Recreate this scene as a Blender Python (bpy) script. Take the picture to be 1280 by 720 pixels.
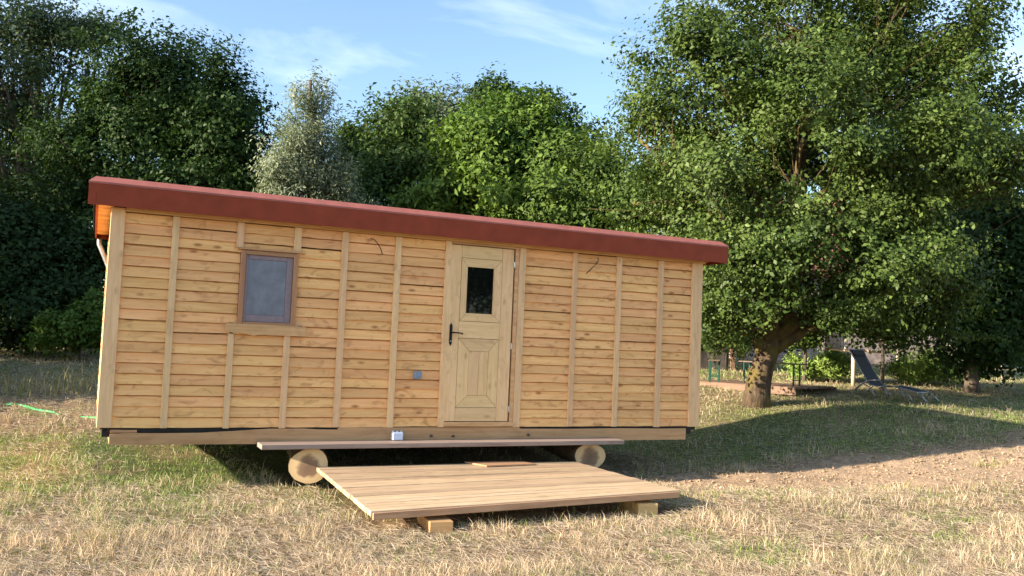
import bpy, math, random
import numpy as np
from mathutils import Vector, Matrix
random.seed(7)
for o in list(bpy.data.objects): bpy.data.objects.remove(o)
scn = bpy.context.scene
C = scn.collection
R = math.radians

# ------------------------------------------------------------------ camera
CAM = np.array([-0.092, -9.391, 1.555]); FPX = 1121.0
YAW, PITCH, ROLL = R(24.930), R(3.5195), R(2.3774)
def axes():
    cy, sy, cp, sp = math.cos(YAW), math.sin(YAW), math.cos(PITCH), math.sin(PITCH)
    f = np.array([sy*cp, cy*cp, sp]); r = np.array([cy, -sy, 0]); u = np.cross(r, f)
    cr, sr = math.cos(ROLL), math.sin(ROLL)
    return cr*r+sr*u, -sr*r+cr*u, f
AR, AU, AF = axes()
cam = bpy.data.cameras.new('camera'); cam.sensor_width = 36; cam.lens = 36*FPX/1280; cam.clip_end = 3000
co = bpy.data.objects.new('camera', cam); C.objects.link(co)
m = Matrix.Identity(4)
for i in range(3):
    m[i][0], m[i][1], m[i][2], m[i][3] = AR[i], AU[i], -AF[i], CAM[i]
co.matrix_world = m; scn.camera = co
def at(px, py, t): return CAM + t*(AF + AR*(px-640)/FPX - AU*(py-360)/FPX)
def atz(px, py, z):
    d = AF + AR*(px-640)/FPX - AU*(py-360)/FPX
    return CAM + d*(z-CAM[2])/d[2]

# ------------------------------------------------------------------ light
SUN_EL, SUN_BEHIND = 18.5, 1.0         # low evening sun shining along the long wall from the left
sx, sy, sz = -math.cos(R(SUN_EL))*math.cos(R(SUN_BEHIND)), math.cos(R(SUN_EL))*math.sin(R(SUN_BEHIND)), math.sin(R(SUN_EL))
sl = bpy.data.lights.new('sun', 'SUN'); sl.energy = 5.0; sl.angle = R(0.5); sl.color = (1.0, 0.86, 0.68)
so = bpy.data.objects.new('sun', sl); C.objects.link(so)
so.rotation_euler = Vector((sx, sy, sz)).to_track_quat('Z', 'Y').to_euler(); so.location = (-20, 0, 15)
w = bpy.data.worlds.new('World'); scn.world = w; w.use_nodes = True
nt = w.node_tree; N = nt.nodes; N.clear()
out = N.new('ShaderNodeOutputWorld'); bg = N.new('ShaderNodeBackground')
sky = N.new('ShaderNodeTexSky'); sky.sky_type = 'NISHITA'; sky.sun_disc = False
sky.sun_elevation = R(SUN_EL); sky.sun_rotation = math.atan2(sx, sy)
sky.air_density = 1.0; sky.dust_density = 0.6; sky.ozone_density = 2.0
tc = N.new('ShaderNodeTexCoord'); sep = N.new('ShaderNodeSeparateXYZ'); nt.links.new(tc.outputs['Generated'], sep.inputs[0])
dv = N.new('ShaderNodeVectorMath'); dv.operation = 'DIVIDE'
mx = N.new('ShaderNodeMath'); mx.operation = 'MAXIMUM'; mx.inputs[1].default_value = .08; nt.links.new(sep.outputs[2], mx.inputs[0])
cb = N.new('ShaderNodeCombineXYZ')
for i in range(3): nt.links.new(mx.outputs[0], cb.inputs[i])
nt.links.new(tc.outputs['Generated'], dv.inputs[0]); nt.links.new(cb.outputs[0], dv.inputs[1])
mp = N.new('ShaderNodeMapping'); mp.inputs['Rotation'].default_value = (0, 0, R(-25)); mp.inputs['Scale'].default_value = (.55, .95, 1)
mp.inputs['Location'].default_value = (.45, 1.4, 0)
nt.links.new(dv.outputs[0], mp.inputs[0])
nz = N.new('ShaderNodeTexNoise'); nz.inputs['Scale'].default_value = 1.5; nz.inputs['Detail'].default_value = 9; nz.inputs['Roughness'].default_value = .55; nz.inputs['Distortion'].default_value = .7
nt.links.new(mp.outputs[0], nz.inputs['Vector'])
rp = N.new('ShaderNodeValToRGB'); rp.color_ramp.elements[0].position = .50; rp.color_ramp.elements[1].position = .92
rp.color_ramp.elements[1].color = (.42, .42, .42, 1)
nt.links.new(nz.outputs[0], rp.inputs[0])
mixc = N.new('ShaderNodeMix'); mixc.data_type = 'RGBA'; mixc.inputs['B'].default_value = (7.5, 7.9, 8.4, 1)
nt.links.new(rp.outputs[0], mixc.inputs['Factor']); nt.links.new(sky.outputs[0], mixc.inputs['A'])
nt.links.new(mixc.outputs['Result'], bg.inputs[0]); bg.inputs[1].default_value = 0.112
nt.links.new(bg.outputs[0], out.inputs[0])
scn.view_settings.view_transform = 'Standard'; scn.view_settings.look = 'None'
scn.view_settings.exposure = 1.55; scn.view_settings.gamma = 1; scn.view_settings.use_curve_mapping = False
scn.cycles.max_bounces = 7; scn.cycles.diffuse_bounces = 4; scn.cycles.glossy_bounces = 3; scn.cycles.transmission_bounces = 5
scn.cycles.use_denoising = True; scn.cycles.caustics_reflective = False; scn.cycles.caustics_refractive = False

# ------------------------------------------------------------------ helpers: objects
def tag(o, label=None, cat=None, group=None, kind=None):
    if label: o['label'] = label
    if cat: o['category'] = cat
    if group: o['group'] = group
    if kind: o['kind'] = kind
    return o
def empty(name, loc, label, cat, group=None, rz=0):
    o = bpy.data.objects.new(name, None); C.objects.link(o); o.location = loc; o.rotation_euler = (0, 0, rz); o.empty_display_size = .2
    return tag(o, label, cat, group)
def link(name, me, mat, parent=None, loc=(0, 0, 0), rot=(0, 0, 0)):
    o = bpy.data.objects.new(name, me); C.objects.link(o)
    if mat and not me.materials: me.materials.append(mat)
    o.location = loc; o.rotation_euler = rot
    if parent: o.parent = parent
    return o
def pyd(name, v, f, smooth=False):
    me = bpy.data.meshes.new(name); me.from_pydata([tuple(map(float, p)) for p in v], [], f); me.update()
    if smooth: me.polygons.foreach_set('use_smooth', [True]*len(me.polygons))
    return me
def cbox_mesh(name, sx, sy, sz, c=.003):
    """box with chamfered edges, centred"""
    hx, hy, hz = sx/2, sy/2, sz/2; c = min(c, hx*.8, hy*.8, hz*.8)
    v = []; idx = {}
    for X in (-1, 1):
        for Y in (-1, 1):
            for Z in (-1, 1):
                for a in range(3):
                    p = [X*(hx-(0 if a == 0 else c)), Y*(hy-(0 if a == 1 else c)), Z*(hz-(0 if a == 2 else c))]
                    idx[(X, Y, Z, a)] = len(v); v.append(p)
    f = []
    def add(l):
        pts = np.array([v[i] for i in l]); n = np.cross(pts[1]-pts[0], pts[2]-pts[0])
        if np.dot(n, pts.mean(0)) < 0: l = l[::-1]
        f.append(l)
    s4 = [(-1, -1), (1, -1), (1, 1), (-1, 1)]
    for a in range(3):
        for s in (-1, 1):
            l = []
            for q in s4:
                k = list(q); k.insert(a, s); l.append(idx[(*k, a)])
            add(l)
    for a in range(3):          # edges along axis a
        b, d = [i for i in range(3) if i != a]
        for q in s4:
            def key(s, face):
                k = [0, 0, 0]; k[a] = s; k[b] = q[0]; k[d] = q[1]; return idx[(*k, face)]
            add([key(-1, b), key(1, b), key(1, d), key(-1, d)])
    for X in (-1, 1):
        for Y in (-1, 1):
            for Z in (-1, 1): add([idx[(X, Y, Z, a)] for a in range(3)])
    return pyd(name, v, f)
def rl(p): return Vector(p.location) if p else Vector((0, 0, 0))
def box(name, x0, x1, y0, y1, z0, z1, mat, parent=None, c=.003, root=None, rot=(0, 0, 0)):
    me = cbox_mesh(name, x1-x0, y1-y0, z1-z0, c)
    ctr = Vector(((x0+x1)/2, (y0+y1)/2, (z0+z1)/2))
    if root is None: root = parent
    return link(name, me, mat, parent, ctr-rl(root) if root else ctr, rot)
def prism(name, poly, y0, y1, mat, parent=None, off=(0, 0, 0)):
    """poly: (x,z) points counter-clockwise, extruded along y; origin at its centre; off = the parent's world place"""
    cx = sum(p[0] for p in poly)/len(poly); cz = sum(p[1] for p in poly)/len(poly); cyy = (y0+y1)/2; h = (y1-y0)/2
    n = len(poly); v = [(p[0]-cx, -h, p[1]-cz) for p in poly]+[(p[0]-cx, h, p[1]-cz) for p in poly]
    f = [list(range(n)), list(range(2*n-1, n-1, -1))]+[[i, i+n, (i+1) % n+n, (i+1) % n] for i in range(n)]
    return link(name, pyd(name, v, f), mat, parent, Vector((cx, cyy, cz))-Vector(off))
def tube_data(pts, rad, k=6):
    pts = np.array(pts, float); n = len(pts)
    rad = np.array(rad if hasattr(rad, '__len__') else [rad]*n, float)
    tan = np.gradient(pts, axis=0); tan /= np.linalg.norm(tan, axis=1)[:, None]+1e-9
    ref = np.array([0, 0, 1.]) if abs(tan[0][2]) < .9 else np.array([1., 0, 0])
    V = []
    for i in range(n):
        a = np.cross(tan[i], ref); a /= np.linalg.norm(a)+1e-9; b = np.cross(tan[i], a)
        th = np.arange(k)*2*math.pi/k
        V.append(pts[i]+rad[i]*(np.cos(th)[:, None]*a+np.sin(th)[:, None]*b))
    V = np.concatenate(V); F = []
    for i in range(n-1):
        for j in range(k):
            F.append([i*k+j, i*k+(j+1) % k, (i+1)*k+(j+1) % k, (i+1)*k+j])
    F.append(list(range(k))[::-1]); F.append([(n-1)*k+j for j in range(k)])
    return V, F
def tube(name, pts, rad, mat, parent=None, k=8, off=(0, 0, 0), smooth=True):
    V, F = tube_data(np.array(pts, float)-np.array(off, float), rad, k)
    return link(name, pyd(name, V, F, smooth), mat, parent)
def big_mesh(name, V, quads=None, tris=None, col=None, smooth=False):
    me = bpy.data.meshes.new(name); nq = 0 if quads is None else len(quads); ntr = 0 if tris is None else len(tris)
    me.vertices.add(len(V)); me.vertices.foreach_set('co', np.ascontiguousarray(V, np.float32).ravel())
    parts = []; tot = []
    if nq: parts.append(np.asarray(quads, np.int32).ravel()); tot.append(np.full(nq, 4, np.int32))
    if ntr: parts.append(np.asarray(tris, np.int32).ravel()); tot.append(np.full(ntr, 3, np.int32))
    li = np.concatenate(parts); tot = np.concatenate(tot)
    me.loops.add(len(li)); me.loops.foreach_set('vertex_index', li)
    me.polygons.add(len(tot)); st = np.concatenate([[0], np.cumsum(tot)[:-1]]).astype(np.int32)
    me.polygons.foreach_set('loop_start', st); me.polygons.foreach_set('loop_total', tot)
    if smooth: me.polygons.foreach_set('use_smooth', np.ones(len(tot), bool))
    me.update(calc_edges=True)
    if col is not None:
        a = me.color_attributes.new('Col', 'FLOAT_COLOR', 'POINT')
        cc = np.ones((len(V), 4), np.float32); cc[:, :3] = col; a.data.foreach_set('color', cc.ravel())
    return me

# ------------------------------------------------------------------ helpers: noise
_rs = np.random.RandomState(3); _G = _rs.rand(256, 256)
def vnoise(x, y):
    x = np.asarray(x, float); y = np.asarray(y, float)
    xi = np.floor(x).astype(int); yi = np.floor(y).astype(int); fx = x-xi; fy = y-yi
    fx = fx*fx*(3-2*fx); fy = fy*fy*(3-2*fy)
    g = lambda a, b: _G[a % 256, b % 256]
    return (g(xi, yi)*(1-fx)+g(xi+1, yi)*fx)*(1-fy)+(g(xi, yi+1)*(1-fx)+g(xi+1, yi+1)*fx)*fy
def fbm(x, y, o=3):
    s = 0; a = .5
    for i in range(o): s = s+a*vnoise(x*2**i+17*i, y*2**i+5*i); a *= .5
    return s/(1-.5**o)
def sstep(a, b, x):
    t = np.clip((np.asarray(x, float)-a)/(b-a), 0, 1); return t*t*(3-2*t)
def srange(x, y): return (x-CAM[0])*math.sin(YAW)+(y-CAM[1])*math.cos(YAW)
def ground_z(x, y):
    x = np.asarray(x, float); y = np.asarray(y, float); s = srange(x, y)
    g = np.interp(s, [-50, 10.8, 12, 13.2, 14.5, 17, 20, 24, 30, 60, 200, 900], [0, 0, .1, .28, .44, .64, .80, 1.0, 1.15, 1.6, 4, 30])
    g = g+.05*(fbm(x*.6, y*.6)-.5)*np.clip(s/8, .3, 1)+.03*(fbm(x*2.2+9, y*2.2)-.5)
    g = g-.46*np.exp(-((x-8.0)/2.6)**2-((y-3.2)/2.2)**2)
    g = g+.05*sstep(4.5, 6, x)*sstep(-3.4, -2, y)*(1-sstep(-2, -.6, y))
    return g
def hit(px, py, lift=0.0):
    d = AF+AR*(px-640)/FPX-AU*(py-360)/FPX; t = np.arange(4, 60, .02); P = CAM+t[:, None]*d
    k = np.argmax(P[:, 2] < ground_z(P[:, 0], P[:, 1])+lift); return P[k].copy()
def masks(x, y):
    """dirt, green in 0..1 (what grows where)"""
    n1 = fbm(x*.9, y*.9); n2 = fbm(x*2.5+30, y*2.5)
    lo = -.95-.20*(x-6.5)*.8
    dirt = sstep(5.2, 6.6, x+n1-.5)*sstep(lo-.9, lo+.1, y+(n2-.5)*.8)*(1-sstep(-.32, .12, y-.03*(x-6)+(n1-.5)*.9+(n2-.5)*.5))
    gl = (.55+.45*sstep(.35, .6, n2))*(1-sstep(1.9, 3.0, x))*(.45*sstep(-2.0, -.9, y+(n2-.5)*2.2)+.55*sstep(-.6, .3, y+(n2-.5)*1.2+(n1-.5)*.8))*(1-sstep(3.4, 4.6, y+(n1-.5)))
    gr = sstep(6.5, 7.5, x)*sstep(-.1, .5, y-.02*(x-6)+(n1-.5)*.6)*(.75-.45*sstep(3, 5, y))
    far = .45*sstep(6.0, 9.0, y)
    spots = sstep(.60, .72, fbm(x*1.3+50, y*1.3+8))*.45+.16*sstep(.45, .65, fbm(x*3.1+11, y*3.1+2))
    green = np.clip(np.maximum(np.maximum(gl, gr), np.maximum(far, spots))+.10*(n2-.3), 0, 1)*(1-dirt*.9)
    return dirt, green

# ------------------------------------------------------------------ helpers: materials
def newmat(name):
    mt = bpy.data.materials.new(name); mt.use_nodes = True; n = mt.node_tree.nodes
    return mt, n, mt.node_tree.links, n['Principled BSDF']
def ramp(n, stops):
    r = n.new('ShaderNodeValToRGB'); e = r.color_ramp.elements
    while len(e) < len(stops): e.new(.5)
    for i, (p, c) in enumerate(stops): e[i].position = p; e[i].color = (*c, 1)
    return r
def wood(name, light, dark, axis=0, knots=.5, rough=.62, knotcol=(.2, .09, .035), vary=.22, scale=1.0, stain=0.0):
    mt, n, L, b = newmat(name)
    tcn = n.new('ShaderNodeTexCoord'); oi = n.new('ShaderNodeObjectInfo')
    mul = n.new('ShaderNodeMath'); mul.operation = 'MULTIPLY'; mul.inputs[1].default_value = 53.7; L.new(oi.outputs['Random'], mul.inputs[0])
    ad = n.new('ShaderNodeVectorMath'); ad.operation = 'ADD'; L.new(tcn.outputs['Object'], ad.inputs[0]); L.new(mul.outputs[0], ad.inputs[1])
    def mapped(along, across):
        mpp = n.new('ShaderNodeMapping'); s = [across*scale]*3; s[axis] = along*scale; mpp.inputs['Scale'].default_value = s; L.new(ad.outputs[0], mpp.inputs[0]); return mpp
    g1 = n.new('ShaderNodeTexNoise'); g1.inputs['Scale'].default_value = 1; g1.inputs['Detail'].default_value = 6; g1.inputs['Roughness'].default_value = .62; g1.inputs['Distortion'].default_value = .6
    L.new(mapped(2.2, 26).outputs[0], g1.inputs['Vector'])
    r1 = ramp(n, [(.28, dark), (.62, light)]); L.new(g1.outputs[0], r1.inputs[0])
    # broad smears round the knots
    g2 = n.new('ShaderNodeTexNoise'); g2.inputs['Scale'].default_value = 1; g2.inputs['Detail'].default_value = 3; g2.inputs['Distortion'].default_value = 1.6
    L.new(mapped(4.2, 9).outputs[0], g2.inputs['Vector'])
    r2 = ramp(n, [(.55, (0, 0, 0)), (.72, (1, 1, 1))]); L.new(g2.outputs[0], r2.inputs[0])
    v = n.new('ShaderNodeTexVoronoi'); v.inputs['Scale'].default_value = 1; v.inputs['Randomness'].default_value = 1
    L.new(mapped(3.0, 7.0).outputs[0], v.inputs['Vector'])
    r3 = ramp(n, [(.05, (1, 1, 1)), (.17, (0, 0, 0))]); L.new(v.outputs['Distance'], r3.inputs[0])
    mxx = n.new('ShaderNodeMath'); mxx.operation = 'MAXIMUM'; L.new(r3.outputs[0], mxx.inputs[0])
    mh = n.new('ShaderNodeMath'); mh.operation = 'MULTIPLY'; mh.inputs[1].default_value = .58; L.new(r2.outputs[0], mh.inputs[0]); L.new(mh.outputs[0], mxx.inputs[1])
    mk = n.new('ShaderNodeMath'); mk.operation = 'MULTIPLY'; mk.inputs[1].default_value = knots; L.new(mxx.outputs[0], mk.inputs[0])
    mixk = n.new('ShaderNodeMix'); mixk.data_type = 'RGBA'; mixk.inputs['B'].default_value = (*knotcol, 1)
    L.new(mk.outputs[0], mixk.inputs['Factor']); L.new(r1.outputs[0], mixk.inputs['A'])
    hs = n.new('ShaderNodeHueSaturation'); L.new(mixk.outputs['Result'], hs.inputs['Color'])
    mr = n.new('ShaderNodeMapRange'); mr.inputs['To Min'].default_value = 1-vary; mr.inputs['To Max'].default_value = 1+vary*.5; L.new(oi.outputs['Random'], mr.inputs[0]); L.new(mr.outputs[0], hs.inputs['Value'])
    m2 = n.new('ShaderNodeMath'); m2.operation = 'MULTIPLY'; m2.inputs[1].default_value = 7.13; L.new(oi.outputs['Random'], m2.inputs[0])
    fr = n.new('ShaderNodeMath'); fr.operation = 'FRACT'; L.new(m2.outputs[0], fr.inputs[0])
    mr2 = n.new('ShaderNodeMapRange'); mr2.inputs['To Min'].default_value = .493; mr2.inputs['To Max'].default_value = .506; L.new(fr.outputs[0], mr2.inputs[0]); L.new(mr2.outputs[0], hs.inputs['Hue'])
    L.new(hs.outputs[0], b.inputs['Base Color']); b.inputs['Roughness'].default_value = rough; b.inputs['Specular IOR Level'].default_value = .25
    bp = n.new('ShaderNodeBump'); bp.inputs['Strength'].default_value = .25; bp.inputs['Distance'].default_value = .004; L.new(g1.outputs[0], bp.inputs['Height']); L.new(bp.outputs[0], b.inputs['Normal'])
    return mt
def plain(name, col, rough=.6, metal=0, spec=.3, nscale=30, amt=.25, bump=0.0):
    mt, n, L, b = newmat(name)
    tcn = n.new('ShaderNodeTexCoord'); nn = n.new('ShaderNodeTexNoise'); nn.inputs['Scale'].default_value = nscale; nn.inputs['Detail'].default_value = 5
    L.new(tcn.outputs['Object'], nn.inputs['Vector'])
    r = ramp(n, [(.3, tuple(c*(1-amt) for c in col)), (.7, tuple(min(1, c*(1+amt)) for c in col))]); L.new(nn.outputs[0], r.inputs[0])
    L.new(r.outputs[0], b.inputs['Base Color']); b.inputs['Roughness'].default_value = rough; b.inputs['Metallic'].default_value = metal; b.inputs['Specular IOR Level'].default_value = spec
    if bump:
        bp = n.new('ShaderNodeBump'); bp.inputs['Strength'].default_value = bump; bp.inputs['Distance'].default_value = .01; L.new(nn.outputs[0], bp.inputs['Height']); L.new(bp.outputs[0], b.inputs['Normal'])
    return mt
def leafmat(name, trans=.22, rough=.55, spec=.12, tcol=(1.25, 1.3, .55)):
    mt, n, L, b = newmat(name); o = n['Material Output']
    at_ = n.new('ShaderNodeAttribute'); at_.attribute_name = 'Col'
    L.new(at_.outputs['Color'], b.inputs['Base Color']); b.inputs['Roughness'].default_value = rough; b.inputs['Specular IOR Level'].default_value = spec
    tr = n.new('ShaderNodeBsdfTranslucent'); mc = n.new('ShaderNodeMix'); mc.data_type = 'RGBA'; mc.blend_type = 'MULTIPLY'; mc.inputs['Factor'].default_value = 1; mc.inputs['B'].default_value = (*tcol, 1)
    L.new(at_.outputs['Color'], mc.inputs['A']); L.new(mc.outputs['Result'], tr.inputs['Color'])
    ms = n.new('ShaderNodeMixShader'); ms.inputs[0].default_value = trans
    L.new(b.outputs[0], ms.inputs[1]); L.new(tr.outputs[0], ms.inputs[2]); L.new(ms.outputs[0], o.inputs['Surface'])
    return mt

W_BOARD = wood('larch_boards', (.90, .515, .215), (.72, .375, .135), 0, knots=.85, knotcol=(.32, .115, .03), vary=.13)
W_BATTEN = wood('batten_wood', (.78, .52, .285), (.62, .39, .20), 2, knots=.35, vary=.12)
W_DOOR = wood('door_wood', (.78, .55, .29), (.66, .44, .21), 2, knots=.4, vary=.08)
W_DOORH = wood('door_wood_crosswise', (.78, .55, .29), (.64, .43, .20), 0, knots=.4, vary=.08)
W_TRIM = wood('eave_trim_wood', (.64, .40, .19), (.45, .26, .11), 0, knots=.3)
W_BEAM = wood('beam_wood', (.60, .36, .185), (.42, .235, .11), 0, knots=.35, scale=.7)
W_BENCH = wood('weathered_plank', (.40, .31, .25), (.25, .19, .16), 0, knots=.3, scale=.8)
W_DECK = wood('deck_planks', (.62, .46, .29), (.40, .27, .16), 0, knots=.45, vary=.26)
W_BLOCK = wood('block_wood', (.62, .40, .18), (.46, .27, .11), 0, knots=.2)
W_SOFFIT = wood('soffit_wood', (.70, .40, .15), (.55, .28, .09), 0, knots=.3)
W_WIN = wood('window_frame_wood', (.42, .22, .12), (.32, .15, .08), 2, knots=.1, vary=.1)
W_DARK = wood('dark_weathered_wood', (.10, .085, .075), (.05, .042, .038), 2, knots=.2)
W_TERR = wood('terrace_wood', (.21, .135, .09), (.14, .085, .055), 0, knots=.2)
RED = plain('red_brown_roof_paint', (.25, .052, .026), .6, nscale=6, amt=.12, spec=.12, bump=.05)
FLASH = plain('red_flashing_painted_sunlit', (.34, .115, .09), .55, nscale=8, amt=.12, spec=.3, bump=.05)  # lighter than the fascia: sunlight on the sloped strip put into its colour
REDTOP = plain('red_roofing', (.24, .07, .052), .75, nscale=90, amt=.3, bump=.2)
BLACK = plain('black_membrane', (.012, .012, .014), .55, nscale=15, amt=.5, bump=.3)
IRON = plain('black_iron', (.012, .011, .011), .42, metal=.4, nscale=60)
STEEL = plain('hinge_steel', (.55, .54, .52), .35, metal=1, nscale=60, amt=.1)
ALU = plain('pale_metal_tube', (.42, .42, .42), .4, metal=.6, nscale=40, amt=.1)
PLAST_G = plain('grey_blue_plastic', (.20, .26, .36), .45, nscale=40, amt=.08)
PLAST_W = plain('white_blue_plastic', (.62, .70, .85), .4, nscale=40, amt=.05)
CABLE = plain('black_cable', (.012, .012, .012), .5)
HOSE = plain('green_hose', (.05, .52, .17), .4, nscale=25, amt=.1)
GREENP = plain('green_painted_steel', (.015, .075, .05), .45, nscale=40)
MESHF = plain('black_mesh_fabric', (.06, .06, .065), .8, nscale=160, amt=.5)
STONE = plain('rubble_wall', (.34, .27, .24), .9, nscale=3.5, amt=.35, bump=.6)
TILE = plain('clay_tiles', (.33, .13, .10), .8, nscale=9, amt=.4, bump=.4)
GALV = plain('galvanised_pipe', (.45, .45, .45), .4, metal=.7, nscale=30, amt=.1)
PALEW = wood('pale_bare_pole', (.60, .50, .38), (.42, .33, .24), 0, knots=.3)
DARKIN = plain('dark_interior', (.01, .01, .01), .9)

def bark(name, col, moss=None):
    mt, n, L, b = newmat(name)
    tcn = n.new('ShaderNodeTexCoord'); mpp = n.new('ShaderNodeMapping'); mpp.inputs['Scale'].default_value = (9, 9, 2.2); L.new(tcn.outputs['Object'], mpp.inputs[0])
    nn = n.new('ShaderNodeTexNoise'); nn.inputs['Scale'].default_value = 1.4; nn.inputs['Detail'].default_value = 8; nn.inputs['Distortion'].default_value = .8; L.new(mpp.outputs[0], nn.inputs['Vector'])
    r = ramp(n, [(.32, tuple(c*.4 for c in col)), (.66, col)]); L.new(nn.outputs[0], r.inputs[0])
    if moss:
        n2 = n.new('ShaderNodeTexNoise'); n2.inputs['Scale'].default_value = 3; n2.inputs['Detail'].default_value = 4; L.new(tcn.outputs['Object'], n2.inputs['Vector'])
        r2 = ramp(n, [(.46, (0, 0, 0)), (.6, (1, 1, 1))]); L.new(n2.outputs[0], r2.inputs[0])
        mm = n.new('ShaderNodeMix'); mm.data_type = 'RGBA'; mm.inputs['B'].default_value = (*moss, 1); L.new(r2.outputs[0], mm.inputs['Factor']); L.new(r.outputs[0], mm.inputs['A']); L.new(mm.outputs['Result'], b.inputs['Base Color'])
    else: L.new(r.outputs[0], b.inputs['Base Color'])
    b.inputs['Roughness'].default_value = .9; b.inputs['Specular IOR Level'].default_value = .1
    bp = n.new('ShaderNodeBump'); bp.inputs['Strength'].default_value = .8; bp.inputs['Distance'].default_value = .03; L.new(nn.outputs[0], bp.inputs['Height']); L.new(bp.outputs[0], b.inputs['Normal'])
    return mt
BARK_OAK = bark('oak_bark', (.125, .09, .06), (.13, .10, .035))
BARK = bark('grey_bark', (.15, .12, .09)); LOGBARK = bark('log_bark', (.13, .10, .07))
LEAF = leafmat('broad_leaves'); LEAF_W = leafmat('willow_leaves', .25, .5, .3, (1.1, 1.15, .8)); BLADE = leafmat('grass_blades', .30, .6, .2, (1.1, 1.1, .8))

# log end grain: rings with a dark heart
def endgrain():
    mt, n, L, b = newmat('log_end_grain')
    tcn = n.new('ShaderNodeTexCoord'); sp = n.new('ShaderNodeMapping'); sp.inputs['Scale'].default_value = (1, 0, 1); L.new(tcn.outputs['Object'], sp.inputs[0])
    nn = n.new('ShaderNodeTexNoise'); nn.inputs['Scale'].default_value = 9; nn.inputs['Detail'].default_value = 4; L.new(sp.outputs[0], nn.inputs['Vector'])
    ad = n.new('ShaderNodeVectorMath'); ad.operation = 'MULTIPLY_ADD'; ad.inputs[1].default_value = (.17, 0, .17); L.new(nn.outputs['Color'], ad.inputs[0]); L.new(sp.outputs[0], ad.inputs[2])
    sb = n.new('ShaderNodeVectorMath'); sb.operation = 'SUBTRACT'; sb.inputs[1].default_value = (.085, 0, .085); L.new(ad.outputs[0], sb.inputs[0])
    ln = n.new('ShaderNodeVectorMath'); ln.operation = 'LENGTH'; L.new(sb.outputs[0], ln.inputs[0])
    r = ramp(n, [(.0, (.17, .105, .065)), (.085, (.25, .155, .09)), (.105, (.42, .28, .15)), (.125, (.64, .46, .25)), (.19, (.60, .42, .22))]); L.new(ln.outputs['Value'], r.inputs[0])
    L.new(r.outputs[0], b.inputs['Base Color']); b.inputs['Roughness'].default_value = .8
    return mt
ENDG = endgrain()
def glassmat(name, col, rough, spec):
    mt, n, L, b = newmat(name); b.inputs['Base Color'].default_value = (*col, 1); b.inputs['Roughness'].default_value = rough; b.inputs['Specular IOR Level'].default_value = spec
    tcn = n.new('ShaderNodeTexCoord'); nn = n.new('ShaderNodeTexNoise'); nn.inputs['Scale'].default_value = 3; L.new(tcn.outputs['Object'], nn.inputs['Vector'])
    bp = n.new('ShaderNodeBump'); bp.inputs['Strength'].default_value = .04; bp.inputs['Distance'].default_value = .01; L.new(nn.outputs[0], bp.inputs['Height']); L.new(bp.outputs[0], b.inputs['Normal'])
    return mt
GLASS = glassmat('dark_glass', (.004, .005, .005), .02, .45)
SCREEN = plain('insect_screen', (.15, .165, .21), .28, nscale=9, amt=.22, spec=.5)

# ground material: colours of soil, thatch and moss from the vertex colour, broken up by noise
def groundmat():
    mt, n, L, b = newmat('ground_soil_and_thatch')
    a = n.new('ShaderNodeAttribute'); a.attribute_name = 'Col'; tcn = n.new('ShaderNodeTexCoord')
    nn = n.new('ShaderNodeTexNoise'); nn.inputs['Scale'].default_value = 17; nn.inputs['Detail'].default_value = 10; nn.inputs['Roughness'].default_value = .7; L.new(tcn.outputs['Object'], nn.inputs['Vector'])
    r = ramp(n, [(.3, (.45, .45, .45)), (.7, (1.4, 1.36, 1.28))]); L.new(nn.outputs[0], r.inputs[0])
    mm = n.new('ShaderNodeMix'); mm.data_type = 'RGBA'; mm.blend_type = 'MULTIPLY'; mm.inputs['Factor'].default_value = 1; L.new(a.outputs['Color'], mm.inputs['A']); L.new(r.outputs[0], mm.inputs['B'])
    L.new(mm.outputs['Result'], b.inputs['Base Color']); b.inputs['Roughness'].default_value = .95; b.inputs['Specular IOR Level'].default_value = .1
    bp = n.new('ShaderNodeBump'); bp.inputs['Strength'].default_value = .7; bp.inputs['Distance'].default_value = .03; L.new(nn.outputs[0], bp.inputs['Height']); L.new(bp.outputs[0], b.inputs['Normal'])
    return mt
GROUND = groundmat()

# ------------------------------------------------------------------ ground
def graded(a, b, step, lo, hi):
    mid = np.arange(a, b, step); l = [a]; s = step
    while l[-1] > lo: s *= 1.25; l.append(l[-1]-s)
    h = [mid[-1]]; s = step
    while h[-1] < hi: s *= 1.25; h.append(h[-1]+s)
    return np.concatenate([np.array(l[1:][::-1]), mid, np.array(h[1:])])
gx = graded(-3.0, 20.0, .125, -700, 900); gy = graded(-8.5, 14.0, .125, -500, 1200)
GX, GY = np.meshgrid(gx, gy, indexing='ij'); nX, nY = GX.shape
x = GX.ravel(); y = GY.ravel()
dirt, green = masks(x, y)
z = ground_z(x, y)+.035*(fbm(x*7, y*7, 2)-.5)*(srange(x, y) < 30)*(1+dirt*.6)
straw = np.array([.26, .185, .115]); dcol = np.array([.46, .33, .22]); gcol = np.array([.10, .13, .045])
col = straw*(1-green[:, None])+gcol*green[:, None]; col = col*(1-dirt[:, None])+dcol*dirt[:, None]
bare = sstep(.52, .7, fbm(x*1.7+4, y*1.7+70))[:, None]*.5; col = col*(1-bare)+np.array([.30, .215, .14])*bare
I = np.arange(nX*nY).reshape(nX, nY)
quads = np.stack([I[:-1, :-1], I[1:, :-1], I[1:, 1:], I[:-1, 1:]], -1).reshape(-1, 4)
ground = link('ground', big_mesh('ground', np.stack([x, y, z], 1), quads, None, col, True), GROUND)
tag(ground, kind='structure')

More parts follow.
